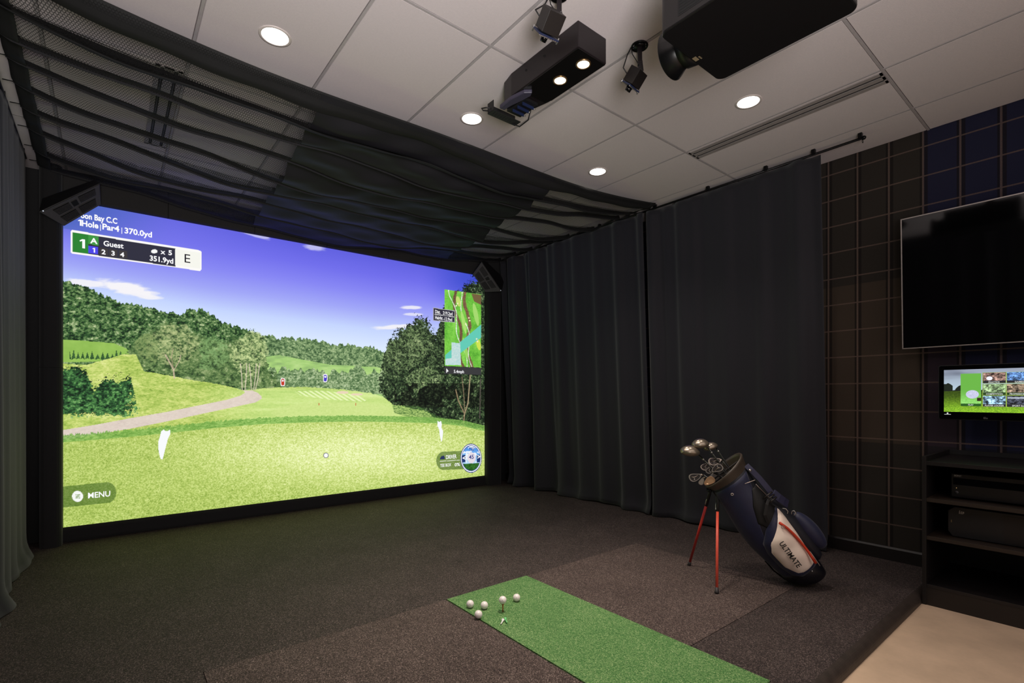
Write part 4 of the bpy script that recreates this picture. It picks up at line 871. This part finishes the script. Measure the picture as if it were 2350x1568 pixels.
text_part('maker_lettering', [('SONY', 0, 0, 0.013, 'LEFT', 0.02, 0.034)], mat('pale_lettering', (170, 166, 160), 0.5), rc, Vector((cx0-0.0005, 0.662, shz[2]+0.134)), Vector((0, -1, 0)), Vector((0, 0, 1)), 0.0006)
MB().sphere((cx0-0.001, 0.651, shz[2]+0.066), 0.002, 8).build('status_light', emis('amber_light', (210, 170, 110), 0.8), rc)
# computer lying on its side
pcx = 3.90; cm = thing('desktop_computer', 'black desktop computer lying flat on the middle shelf of the rack', 'computer', (4.1, 0.45, shz[1]))
poly = [(0.69-0.02, 0.0), (0.67-0.42, 0.0), (0.25, 0.175), (0.66, 0.175), (0.69, 0.15), (0.69, 0.03)]
MB().prism([(p[0], p[1]+shz[1]+0.004) for p in poly], pcx, 4.34, 0).build('case', mat('computer_black', (18, 17, 20), 0.5, noise=(400, 0.3)), cm, bevel=0.003)
MB().box((pcx-0.002, 0.255, shz[1]+0.012), (pcx, 0.45, shz[1]+0.165)).build('front_bay', mat('bay_brown', (18, 12, 12), 0.5), cm)
lo = MB(); ly, lz_ = 0.645, shz[1]+0.150
lo.box((pcx-0.001, ly-0.020, lz_), (pcx, ly-0.004, lz_+0.003)); lo.box((pcx-0.001, ly-0.010, lz_-0.008), (pcx, ly-0.007, lz_+0.012)); lo.box((pcx-0.001, ly-0.019, lz_-0.008), (pcx, ly-0.016, lz_+0.008)); lo.box((pcx-0.001, ly-0.024, lz_-0.008), (pcx, ly-0.004, lz_-0.005)); lo.box((pcx-0.001, ly-0.028, lz_-0.004), (pcx, ly-0.022, lz_+0.006))
lo.build('front_logo', mat('pale_lettering', (170, 166, 160), 0.5), cm)
MB().box((pcx-0.0012, 0.672, shz[1]+0.085), (pcx+0.01, 0.676, shz[1]+0.10)).build('port', mat('port_gold', (120, 100, 70), 0.4), cm)
# ------------------------------------------------------------------ golf balls and tees on the green strip
GZ = 0.004; BR = 0.02135
ball_m = mat('golf_ball_white', (236, 228, 226), 0.28, noise=(6, 0.02))
nt = ball_m.node_tree; vo = nt.nodes.new('ShaderNodeTexVoronoi'); vo.inputs['Scale'].default_value = 300; tc_ = nt.nodes.new('ShaderNodeTexCoord'); nt.links.new(tc_.outputs['Object'], vo.inputs['Vector'])
bp_ = nt.nodes.new('ShaderNodeBump'); bp_.inputs['Strength'].default_value = 0.35; bp_.inputs['Distance'].default_value = 0.0006; nt.links.new(vo.outputs['Distance'], bp_.inputs['Height']); nt.links.new(bp_.outputs[0], nt.nodes['Principled BSDF'].inputs['Normal'])
mark_m = mat('ball_stamp', (96, 84, 88), 0.5)
def golf_ball(loc, ang, label, stamp=True):
    t = thing('golf_ball', label, 'golf ball', (loc[0], loc[1], loc[2]-BR), 0, 'golf balls on the green strip')
    MB().sphere(loc, BR, 36).build('ball', ball_m, t)
    if stamp:
        d = Vector((-loc[0], -loc[1], H-loc[2])).normalized(); rt = d.cross(Vector((0, 0, 1))).normalized(); up = rt.cross(d)
        c = math.cos(ang); s_ = math.sin(ang); mb = MB(); pts = []
        for k in range(9):
            a = (k-4)*0.0012; q = rt*(c*a*1.3)+up*(s_*a*1.3-0.003); pts.append(Vector(loc)+(d*BR+q).normalized()*(BR+0.0001))
        mb.tube(pts, 0.00055, 6); mb.build('stamp_line', mark_m, t)
    return t
def gp(px, py, z=GZ+BR): v = onZ(px, py, z); return (v.x, v.y, v.z)
golf_ball(gp(1079, 1386.5), 0.7, 'white golf ball lying nearest the left corner of the green strip')
golf_ball(gp(1111.5, 1389.5), 1.9, 'white golf ball lying between the leftmost ball and the teed ball', False)
golf_ball(gp(1098, 1410.5), 1.0, 'white golf ball closest to the camera, on the edge of the green strip', False)
golf_ball(gp(1185.5, 1372), 1.5, 'white golf ball lying right of the teed ball')
tz = GZ+0.046
tp = onZ(1154, 1404.5, GZ)
golf_ball((tp.x-0.001, tp.y, tz+BR-0.002), 0.9, 'white golf ball raised on the orange tee')
tee_prof = [(0.0, 0.0), (0.0024, 0.0), (0.0028, 0.020), (0.0032, 0.036), (0.006, 0.043), (0.0075, 0.046), (0.006, 0.0455), (0.0, 0.043)]
def tee(loc, M, m, label):
    t = MB().lathe([(r*1.25, z) for r, z in tee_prof], 20, Matrix.Translation(loc) @ M); o = t.build('golf_tee', m); tag(o, label, 'golf tee', 'golf tees on the green strip'); return o
tee((tp.x, tp.y, GZ), Matrix.Identity(4), mat('orange_brown_plastic', (168, 84, 44), 0.4), 'upright orange-brown tee under the raised golf ball')
def lying(px0, py0, px1, py1, m, label, z):
    a = onZ(px0, py0, z); b = onZ(px1, py1, z); d = (b-a).normalized(); q = Vector((0, 0, 1)).rotation_difference(d).to_matrix().to_4x4(); return tee(a, q, m, label)
lying(1149.5, 1432.5, 1156.5, 1420, mat('white_plastic', (232, 228, 228), 0.4), 'short white tee lying on the green strip', GZ+0.006)
lying(1163.5, 1429.5, 1156, 1413.5, mat('green_plastic', (110, 200, 120), 0.4), 'light green tee lying across the white tee', GZ+0.0085)

# ------------------------------------------------------------------ golf bag on its stand
Bc = Vector((3.42, 1.288, 0.133)); Tp = Vector((3.08, 1.645, 0.713)); AX = (Tp-Bc).normalized(); LN = (Tp-Bc).length
view = (Vector((0, 0, H))-(Bc+Tp)/2).normalized(); NB = (view-AX*view.dot(AX)).normalized(); NA = AX.cross(NB).normalized()
if NA.z < 0: NA = -NA                                  # up and to the right, away from the legs
navy = mat('navy_nylon', (20, 25, 58), 0.5, noise=(30, 0.25), bump=(40, 0.15), sheen=0.1); navy2 = mat('navy_nylon_dark', (13, 14, 28), 0.6, noise=(30, 0.3), bump=(60, 0.2))
bagblk = mat('black_bag_mesh', (9, 8, 10), 0.7, noise=(300, 0.4)); beige = mat('pale_beige_nylon', (246, 228, 214), 0.45, noise=(9, 0.06), bump=(22, 0.5)); orange = mat('orange_red_trim', (206, 62, 34), 0.45)
grey_rub = mat('brown_grey_rubber', (64, 55, 47), 0.4); steel = mat('steel', (180, 178, 176), 0.3, 0.9); cord = mat('silver_piping', (206, 190, 180), 0.4, 0.3)
bag = thing('golf_bag', 'navy golf stand bag with a beige lettered pocket, leaning on two red-orange legs', 'golf bag', (3.3, 1.35, 0.0))
def ip(w, tab):
    return float(np.interp(w, [t[0] for t in tab], [t[1] for t in tab]))
A0T = [(-0.105, 0.0), (-0.07, -0.022), (-0.03, -0.036), (0.0, -0.042), (0.15, -0.050), (0.29, -0.050), (0.42, -0.043), (0.63, -0.018), (0.76, 0.0)]
RT = [(-0.105, 0.045), (-0.095, 0.066), (-0.07, 0.088), (-0.03, 0.108), (0.0, 0.114), (0.15, 0.122), (0.29, 0.136), (0.42, 0.138), (0.63, 0.128), (0.76, 0.138)]
def RR(w): return ip(w, RT)
def A0(w): return ip(w, A0T)
def bp3(w, a, b): return Bc+AX*w+NA*a+NB*b
def bag_tube(mb, rows, n=36, cap0=False, cap1=False):
    vs = []
    for w, r in rows: vs += [bp3(w, A0(w)+r*math.cos(2*math.pi*k/n), r*0.84*math.sin(2*math.pi*k/n)) for k in range(n)]
    m = len(rows); fs = [(i*n+k, i*n+(k+1) % n, (i+1)*n+(k+1) % n, (i+1)*n+k) for i in range(m-1) for k in range(n)]
    if cap0: fs.append(tuple(range(n))[::-1])
    if cap1: fs.append(tuple(range((m-1)*n, m*n)))
    return mb.add(vs, fs, True)
ws = [0.0, 0.05, 0.1, 0.15, 0.22, 0.29, 0.36, 0.42, 0.5, 0.57, 0.63, 0.69]
bag_tube(MB(), [(w, RR(w)) for w in ws]+[(LN-0.03, RR(LN)-0.004), (LN-0.06, 0.10), (0.1, 0.10)], cap1=True).build('body', navy2, bag)
bag_tube(MB(), [(w, RR(w)+0.004) for w in (-0.105, -0.10, -0.095, -0.085, -0.07, -0.05, -0.03, -0.01, 0.015, 0.035)]+[(0.036, RR(0.036)-0.004)], cap0=True).build('base_boot', mat('boot_rubber', (14, 14, 22), 0.35), bag)
rim = MB(); vs = []; n = 40
prof_ = [(-0.075, 0.122), (-0.04, 0.136), (-0.005, 0.148), (0.006, 0.154), (0.014, 0.151), (0.012, 0.140), (0.0, 0.132), (-0.05, 0.110)]
def rim_ring(w, r): return [bp3(LN+w+0.016*math.cos(2*math.pi*k/n), r*1.0*math.cos(2*math.pi*k/n), r*0.84*math.sin(2*math.pi*k/n)) for k in range(n)]
for w, r in prof_: vs += rim_ring(w, r)
rim.add(vs, [(i*n+k, i*n+(k+1) % n, (i+1)*n+(k+1) % n, (i+1)*n+k) for i in range(len(prof_)-1) for k in range(n)], True); rim.build('top_cuff', grey_rub, bag)
dv = MB()
for a, b, c, d in ((-0.125, 0.03, 0.125, 0.03), (-0.11, -0.04, 0.11, -0.04), (0.0, -0.105, 0.0, 0.105)): dv.tube([bp3(LN-0.012, a, b), bp3(LN-0.012, c, d)], 0.005, 8)
dv.build('club_dividers', mat('divider_cloth', (38, 33, 32), 0.7), bag)
def surf(w, a, h):
    r = RR(w); q = (a-A0(w))/r; q = max(-1.0, min(1.0, q)); b = math.sqrt(max(0.0, 1-q*q)); k = 1+h/r
    return bp3(w, A0(w)+q*(r+h*0.5), (r*0.84)*b+h)
def patch(name, m, w0, w1, lo, hi, bulge, off=0.002, nw=28, ns=18, fold=0.0):
    """skin patch over the camera-facing side, between lateral positions lo(w)..hi(w) in metres"""
    def fn(i, j):
        w = w0+(w1-w0)*j; l_, h_ = ip(w, lo), ip(w, hi); a = l_+(h_-l_)*i
        e = (math.sin(math.pi*i)**0.5)*(math.sin(math.pi*j)**0.5) if bulge else 0
        k = fold*(math.sin(j*19+i*4)+0.7*math.sin(j*7-i*9))*math.sin(math.pi*i)*math.sin(math.pi*j)
        return surf(w, a, off+bulge*e+k)
    return MB().grid(fn, ns, nw).build(name, m, bag, solid=0.003, clean=False)
patch('side_panel', navy, 0.03, LN-0.06, [(0.03, -0.15), (0.15, -0.17), (0.29, -0.184), (0.42, -0.179), (0.63, -0.144), (0.7, -0.13)], [(0.03, -0.09), (0.3, -0.09), (0.40, -0.055), (0.52, -0.005), (0.60, 0.06), (0.7, 0.10)], 0.0, 0.0015)
patch('mesh_side_pocket', bagblk, 0.37, 0.60, [(0.37, -0.03), (0.42, -0.055), (0.52, -0.01), (0.60, 0.055)], [(0.37, 0.085), (0.5, 0.087), (0.60, 0.09)], 0.014, 0.002)
patch('pocket_gusset', navy, 0.005, 0.42, [(0.005, -0.06), (0.04, -0.105), (0.12, -0.128), (0.23, -0.130), (0.30, -0.112), (0.36, -0.05), (0.42, 0.075)], [(0.005, 0.05), (0.05, 0.06), (0.22, 0.086), (0.42, 0.096)], 0.034, 0.003)
patch('front_pocket', beige, 0.022, 0.405, [(0.022, -0.045), (0.045, -0.078), (0.117, -0.108), (0.233, -0.112), (0.289, -0.087), (0.405, 0.082)], [(0.022, 0.03), (0.037, 0.052), (0.224, 0.083), (0.334, 0.094), (0.405, 0.092)], 0.044, 0.008, 34, 22, fold=0.003)
MB().tube([surf(w, a, 0.056) for w, a in ((0.367, 0.030), (0.345, 0.034), (0.313, 0.040), (0.26, 0.044), (0.204, 0.044), (0.16, 0.042), (0.123, 0.040), (0.085, 0.036), (0.045, 0.031))], 0.0085, 8).build('zip', orange, bag)
zp = surf(0.34, 0.025, 0.066); MB().tube([zp+(NA*math.cos(a)*0.008+AX*math.sin(a)*0.010)+NB*0.004 for a in [i*math.pi/6 for i in range(13)]], 0.0018, 6).build('zip_pull', steel, bag)
# lettering along the pocket
lt_o = surf(0.282, -0.040, 0.056); lt_e = surf(0.100, -0.050, 0.060); ex_ = (lt_e-lt_o).normalized(); nn = (NB-ex_*NB.dot(ex_)).normalized(); ey_ = nn.cross(ex_).normalized()
text_part('pocket_lettering', [('ULTIMATE', 0, 0, 0.043, 'LEFT', 0.022, (lt_e-lt_o).length)], mat('black_print', (16, 14, 14), 0.5), bag, lt_o+nn*0.006, ex_, ey_, 0.001, join=True)
# white piping down the spine edge
MB().tube([surf(0.60, 0.092, 0.004), surf(0.545, 0.094, 0.005), surf(0.454, 0.097, 0.006), surf(0.386, 0.096, 0.010), surf(0.217, 0.085, 0.012), surf(0.05, 0.062, 0.012), surf(-0.022, 0.056, 0.006)], 0.0025, 6).build('piping', cord, bag)
# right hand apparel pocket and valuables pouch
def blob(name, m, w0, w1, a0, bulge, b0, rx, parent=bag):
    def fn(i, j):
        t = 2*math.pi*i; e = math.sin(math.pi*j)**0.4; w = w0+(w1-w0)*j
        return bp3(w, a0+bulge*e*math.cos(t), b0+rx*e*math.sin(t))
    return MB().grid(fn, 28, 18).build(name, m, parent, clean=False)
blob('apparel_pocket', navy2, -0.03, 0.50, 0.085, 0.068, -0.02, 0.085); blob('small_pocket', navy, 0.02, 0.30, 0.152, 0.058, -0.01, 0.06)
MB().tube([bp3(0.335, 0.135, 0.072), bp3(0.35, 0.148, 0.075), bp3(0.345, 0.160, 0.075), bp3(0.325, 0.158, 0.075), bp3(0.322, 0.142, 0.072)], 0.003, 6).build('towel_ring', steel, bag)
MB().tube([bp3(0.40, 0.115, 0.080), bp3(0.385, 0.130, 0.082), bp3(0.365, 0.130, 0.082), bp3(0.355, 0.118, 0.080)], 0.0028, 6).build('towel_ring', steel, bag)
def strap_pts(lst): return [bp3(*p) for p in lst]
def flat_strap(name, pts, w_, m, nrm=None, parent=bag, th=0.006):
    pts = [Vector(p) for p in pts]; mb = MB(); vs = []
    for i, p in enumerate(pts):
        d = (pts[min(i+1, len(pts)-1)]-pts[max(i-1, 0)]).normalized(); s_ = d.cross(nrm or NA).normalized(); h_ = s_.cross(d)
        for a, b in ((-1, -1), (1, -1), (1, 1), (-1, 1)): vs.append(p+s_*a*w_/2+h_*b*th/2)
    k = len(pts); fs = [(i*4+j, i*4+(j+1) % 4, (i+1)*4+(j+1) % 4, (i+1)*4+j) for i in range(k-1) for j in range(4)]+[(3,2,1,0), (4*k-4, 4*k-3, 4*k-2, 4*k-1)]
    return mb.add(vs, fs).build(name, m, parent, bevel=0.002)
flat_strap('shoulder_strap', strap_pts([(LN-0.035, 0.125, 0.05), (0.69, 0.128, 0.065), (0.62, 0.132, 0.07), (0.556, 0.130, 0.075), (0.49, 0.126, 0.078)]), 0.036, mat('strap_navy', (36, 36, 66), 0.6), nrm=(NA*0.3+NB).normalized())
flat_strap('strap_pad', strap_pts([(0.505, 0.134, 0.08), (0.46, 0.142, 0.075), (0.42, 0.150, 0.06), (0.385, 0.158, 0.04)]), 0.052, mat('strap_navy', (36, 36, 66), 0.6), nrm=(NA*0.6+NB).normalized(), th=0.012)
flat_strap('grab_handle', strap_pts([(0.50, 0.09, 0.11), (0.49, 0.06, 0.135), (0.45, 0.01, 0.145), (0.40, -0.005, 0.135)]), 0.018, bagblk, nrm=NB, th=0.004)
for w in (0.52, 0.50, 0.48): MB().tube([bp3(w, 0.07, 0.105), bp3(w, 0.135, 0.095)], 0.006, 8).build('strap_buckle', mat('buckle_black', (24, 20, 20), 0.4), bag)
MB().cyl(bp3(LN-0.065, 0.118, 0.075), bp3(LN-0.065, 0.124, 0.087), 0.008, n=14).build('rivet', steel, bag); MB().tube([bp3(LN-0.10, 0.045, 0.118), bp3(LN-0.125, 0.105, 0.095)], 0.0022, 6).build('zip_edge', cord, bag)
rv = MB().tube([surf(LN-0.11, -0.055+0.007*math.cos(a), 0.004)+AX*0.007*math.sin(a) for a in [i*math.pi/6 for i in range(13)]], 0.002, 6); rv.build('rivet_ring', cord, bag)
MB().cyl(surf(0.0, 0.0, 0.0), surf(0.0, 0.0, 0.012), 0.005, n=12).build('rivet', steel, bag)
MB().tube([bp3(-0.06, -0.105, 0.02), bp3(0.0, -0.158, 0.0), bp3(0.08, -0.176, 0.0), bp3(0.16, -0.176, 0.0)], 0.005, 8).build('leg_release_bar', mat('black_metal', (18, 18, 20), 0.35, 0.6), bag)
# stand: bracket, two legs with hinge pieces and rubber feet
bk_o = bp3(LN-0.035, -0.145, 0.0)
MB().tube([bk_o+NB*0.045, bk_o-NA*0.012+NB*0.02, bk_o-NA*0.012-NB*0.02, bk_o-NB*0.05], 0.008, 8).build('stand_bracket', blk_metal, bag)
legs = []
for fp, tpx in (((1645, 1363), (1647, 1124)), ((1581, 1298), (1632, 1121))):
    foot = onZ(fp[0], fp[1], 0.0); d = ray(*tpx); base = bk_o; t_ = (base-Vector((0, 0, H))).dot(NB)/d.dot(NB); top = Vector((0, 0, H))+d*t_
    legs.append((foot, top))
legs[0] = (legs[0][0], legs[0][1]+0*NB)
for i, (foot, top) in enumerate(legs):
    d = (top-foot).normalized(); L_ = (top-foot).length
    lg_ = MB().tube([foot+d*0.03, foot+d*(L_-0.13)], 0.0085, 14).build('leg', mat('coral_red_tube', (218, 84, 66), 0.35) if i == 0 else mat('red_tube', (176, 44, 38), 0.35), bag, label='coral red front leg' if i == 0 else 'red rear leg')
    MB().tube([foot+d*(L_-0.14), foot+d*(L_-0.05), top], [0.011, 0.010, 0.009], 10).build('leg_socket', blk_plastic, lg_)
    MB().tube([foot+Vector((0, 0, 0.001)), foot+d*0.012, foot+d*0.036], [0.013, 0.012, 0.0105], 12).build('rubber_foot', mat('foot_rubber', (40, 36, 38), 0.6), lg_)
    MB().tube([foot+d*(L_-0.13)-NA*0.0, foot+d*(L_-0.115)-NA*0.016+NB*0.006, foot+d*(L_-0.09)-NA*0.012, foot+d*(L_-0.05)], 0.004, 8).build('hinge_link', steel, lg_)
    MB().tube([top, bk_o+(top-bk_o)*0.4, bk_o], 0.006, 8).build('bracket_pin', blk_metal, lg_)

# ------------------------------------------------------------------ clubs in the bag
chrome = mat('brushed_chrome', (150, 140, 130), 0.34, 1.0, noise=(20, 0.1)); gunm = mat('champagne_metal', (150, 138, 124), 0.30, 0.8); tanm = mat('bronze_tan_metal', (196, 160, 128), 0.35, 0.7)
shaft_m = mat('black_shaft', (12, 11, 12), 0.35); purple = mat('purple_stripe', (52, 40, 72), 0.35); darkm = mat('iron_cavity', (46, 40, 38), 0.35, 0.6)
def onP(px, py, b): # point on the plane through the bag axis, b metres toward the camera
    d = ray(px, py); o = Bc+NB*b; t_ = (o-Vector((0, 0, H))).dot(NB)/d.dot(NB); return Vector((0, 0, H))+d*t_
def shaft(t, head, b, tgt, ferrule=True):
    """from the hosel down into the bag mouth"""
    e = bp3(LN-0.10, tgt[0], tgt[1]); MB().tube([head, e, e+(e-head).normalized()*0.25], 0.0048, 10).build('shaft', shaft_m, t)
    if ferrule:
        d = (e-head).normalized(); MB().tube([head+d*0.035, head+d*0.047], 0.0062, 10).build('ferrule', steel, t)
def wood(label, px, py, b, hosel, tgt, sc, rot):
    c = onP(px, py, b); t = thing('golf_club', label, 'golf club', c, 0, 'clubs in the golf bag'); hp = onP(hosel[0], hosel[1], b-0.01)
    X_ = (NA*math.cos(rot)-AX*math.sin(rot)); ex = (ray(px+10, py)-ray(px, py)).normalized(); up = Vector((0, 0, 1)); fw = ex.cross(up)   # ex: image right, fw away
    ca, sa = math.cos(rot), math.sin(rot); e1 = ex*ca+up*sa; e2 = -ex*sa+up*ca; e3 = e1.cross(e2)
    def fn(i, j):
        th_ = 2*math.pi*i; ph = math.pi*j; x = math.sin(ph)*math.cos(th_); y = math.sin(ph)*math.sin(th_); z = math.cos(ph)
        xx = x*(1-0.22*z if z > 0 else 1); zz = z*(0.85 if z > 0 else 0.62)
        xx = max(xx, -0.86)
        return c+(e1*xx*0.060+e3*y*0.050+e2*zz*0.046)*sc
    MB().grid(fn, 32, 20).build('club_head', gunm, t, clean=False)
    def st(i, j):
        x = -0.55+1.0*i; w_ = -0.10+0.16*j+0.25*i*0; y = w_+0.22; z = math.sqrt(max(0.0, 1-x*x-y*y)); return c+(e1*x*(1-0.22*z)*0.0610+e3*y*0.0508+e2*z*0.0402)*sc
    MB().grid(st, 16, 4).build('crown_stripe', purple, t, clean=False)
    MB().tube([c+e1*0.03*sc-e2*0.006, hp], [0.012*sc, 0.0065], 12).build('hosel', gunm, t)
    shaft(t, hp, b, tgt); return t
wood('silver driver head with a purple stripe, leftmost and lowest of the three woods', 1583, 1037, 0.03, (1603, 1044), (-0.03, 0.05), 1.06, -0.10)
wood('rounded silver wood at the top of the bag, its purple stripe at the left', 1607, 1020, 0.01, (1624, 1027), (0.0, 0.02), 0.95, 0.10)
wood('small wood half hidden behind the topmost wood', 1630, 1026, -0.05, (1640, 1024), (0.03, -0.04), 0.80, 0.30)
OUT = [(-1.0, 0.1), (-0.96, 0.42), (-0.78, 0.66), (-0.48, 0.76), (-0.1, 0.68), (0.4, 0.48), (0.86, 0.30), (1.0, 0.12), (0.94, -0.12), (0.62, -0.36), (0.2, -0.52), (-0.25, -0.6), (-0.65, -0.52), (-0.9, -0.28)]
def iron(label, px, py, b, rot, sc, hosel, tgt, m=None, cav=True, flip=1, tilt=0.0):
    m = m or chrome; c = onP(px, py, b); t = thing('golf_club', label, 'golf club', c, 0, 'clubs in the golf bag')
    ex = (ray(px+10, py)-ray(px, py)).normalized(); vd = (Vector((0, 0, H))-c).normalized(); ex = (ex-vd*ex.dot(vd)).normalized(); uy = vd.cross(ex)
    vd2 = (vd*math.cos(tilt)+uy*math.sin(tilt)).normalized(); uy = (uy-vd2*uy.dot(vd2)).normalized()
    e1 = (ex*math.cos(rot)+uy*math.sin(rot))*flip; e2 = (-ex*math.sin(rot)+uy*math.cos(rot)); vd = vd2
    def P(q, k, h): return c+(e1*q[0]*k+e2*q[1]*k)*0.040*sc+vd*h
    n = len(OUT); L_ = [(1.0, -0.006), (1.0, 0.003), (0.96, 0.006), (0.84, 0.006), (0.80, 0.001)]
    vs = [P(q, k, h) for k, h in L_ for q in OUT]; fs = [(i*n+j, i*n+(j+1) % n, (i+1)*n+(j+1) % n, (i+1)*n+j) for i in range(len(L_)-1) for j in range(n)]
    fs.append(tuple(range(n)));  fs.append(tuple(range((len(L_)-1)*n, len(L_)*n)))
    hd = MB().add(vs, fs, False).build('club_head', m, t)
    if cav:
        q = [(a*0.78, b_*0.78) for a, b_ in OUT]; MB().add([P(a, 1, 0.0015) for a in q], [tuple(range(n))]).build('cavity', darkm, hd)
        MB().tube([P((-0.62, 0.30), 1, 0.003), P((-0.2, 0.05), 1, 0.004), (P((0.5, 0.18), 1, 0.003))], 0.003*sc, 6).build('cavity_rib', m, hd)
        MB().sphere(P((-0.25, -0.22), 1, 0.003), 0.005*sc, 10).build('medallion', steel, hd)
    hp = onP(hosel[0], hosel[1], b-0.005); MB().tube([P((0.86, 0.1), 1, 0), hp], [0.008*sc, 0.0062], 10).build('hosel', m, t)
    shaft(t, hp, b, tgt, False); return t
iron('iron with an open ring-like cavity at far left, below the woods', 1596, 1096, 0.05, 0.35, 1.0, (1614, 1090), (-0.07, 0.05))
iron('iron nearest the cuff at the top of the iron cluster', 1641, 1060, -0.01, 0.25, 1.0, (1657, 1058), (0.03, -0.02), tilt=0.3)
iron('iron at the left of the middle cluster', 1620, 1071, 0.0, 0.7, 0.82, (1632, 1077), (-0.02, 0.0), tilt=0.2)
iron('small iron tucked under the middle cluster', 1629, 1079, 0.02, 0.9, 0.68, (1640, 1083), (-0.03, 0.02))
iron('bright cavity-back iron in front of the middle cluster', 1645, 1075, 0.055, -2.6, 0.95, (1636, 1084), (0.0, 0.06), flip=1)
iron('pale tan wedge head hanging just left of the bag mouth', 1627, 1104, 0.06, -2.5, 0.92, (1634, 1112), (-0.08, 0.06), m=tanm, cav=False, tilt=-0.2)
iron('grey wedge head overlapped by the tan wedge', 1611, 1105, 0.03, 1.2, 0.62, (1620, 1096), (-0.08, 0.02), m=gunm, cav=False)
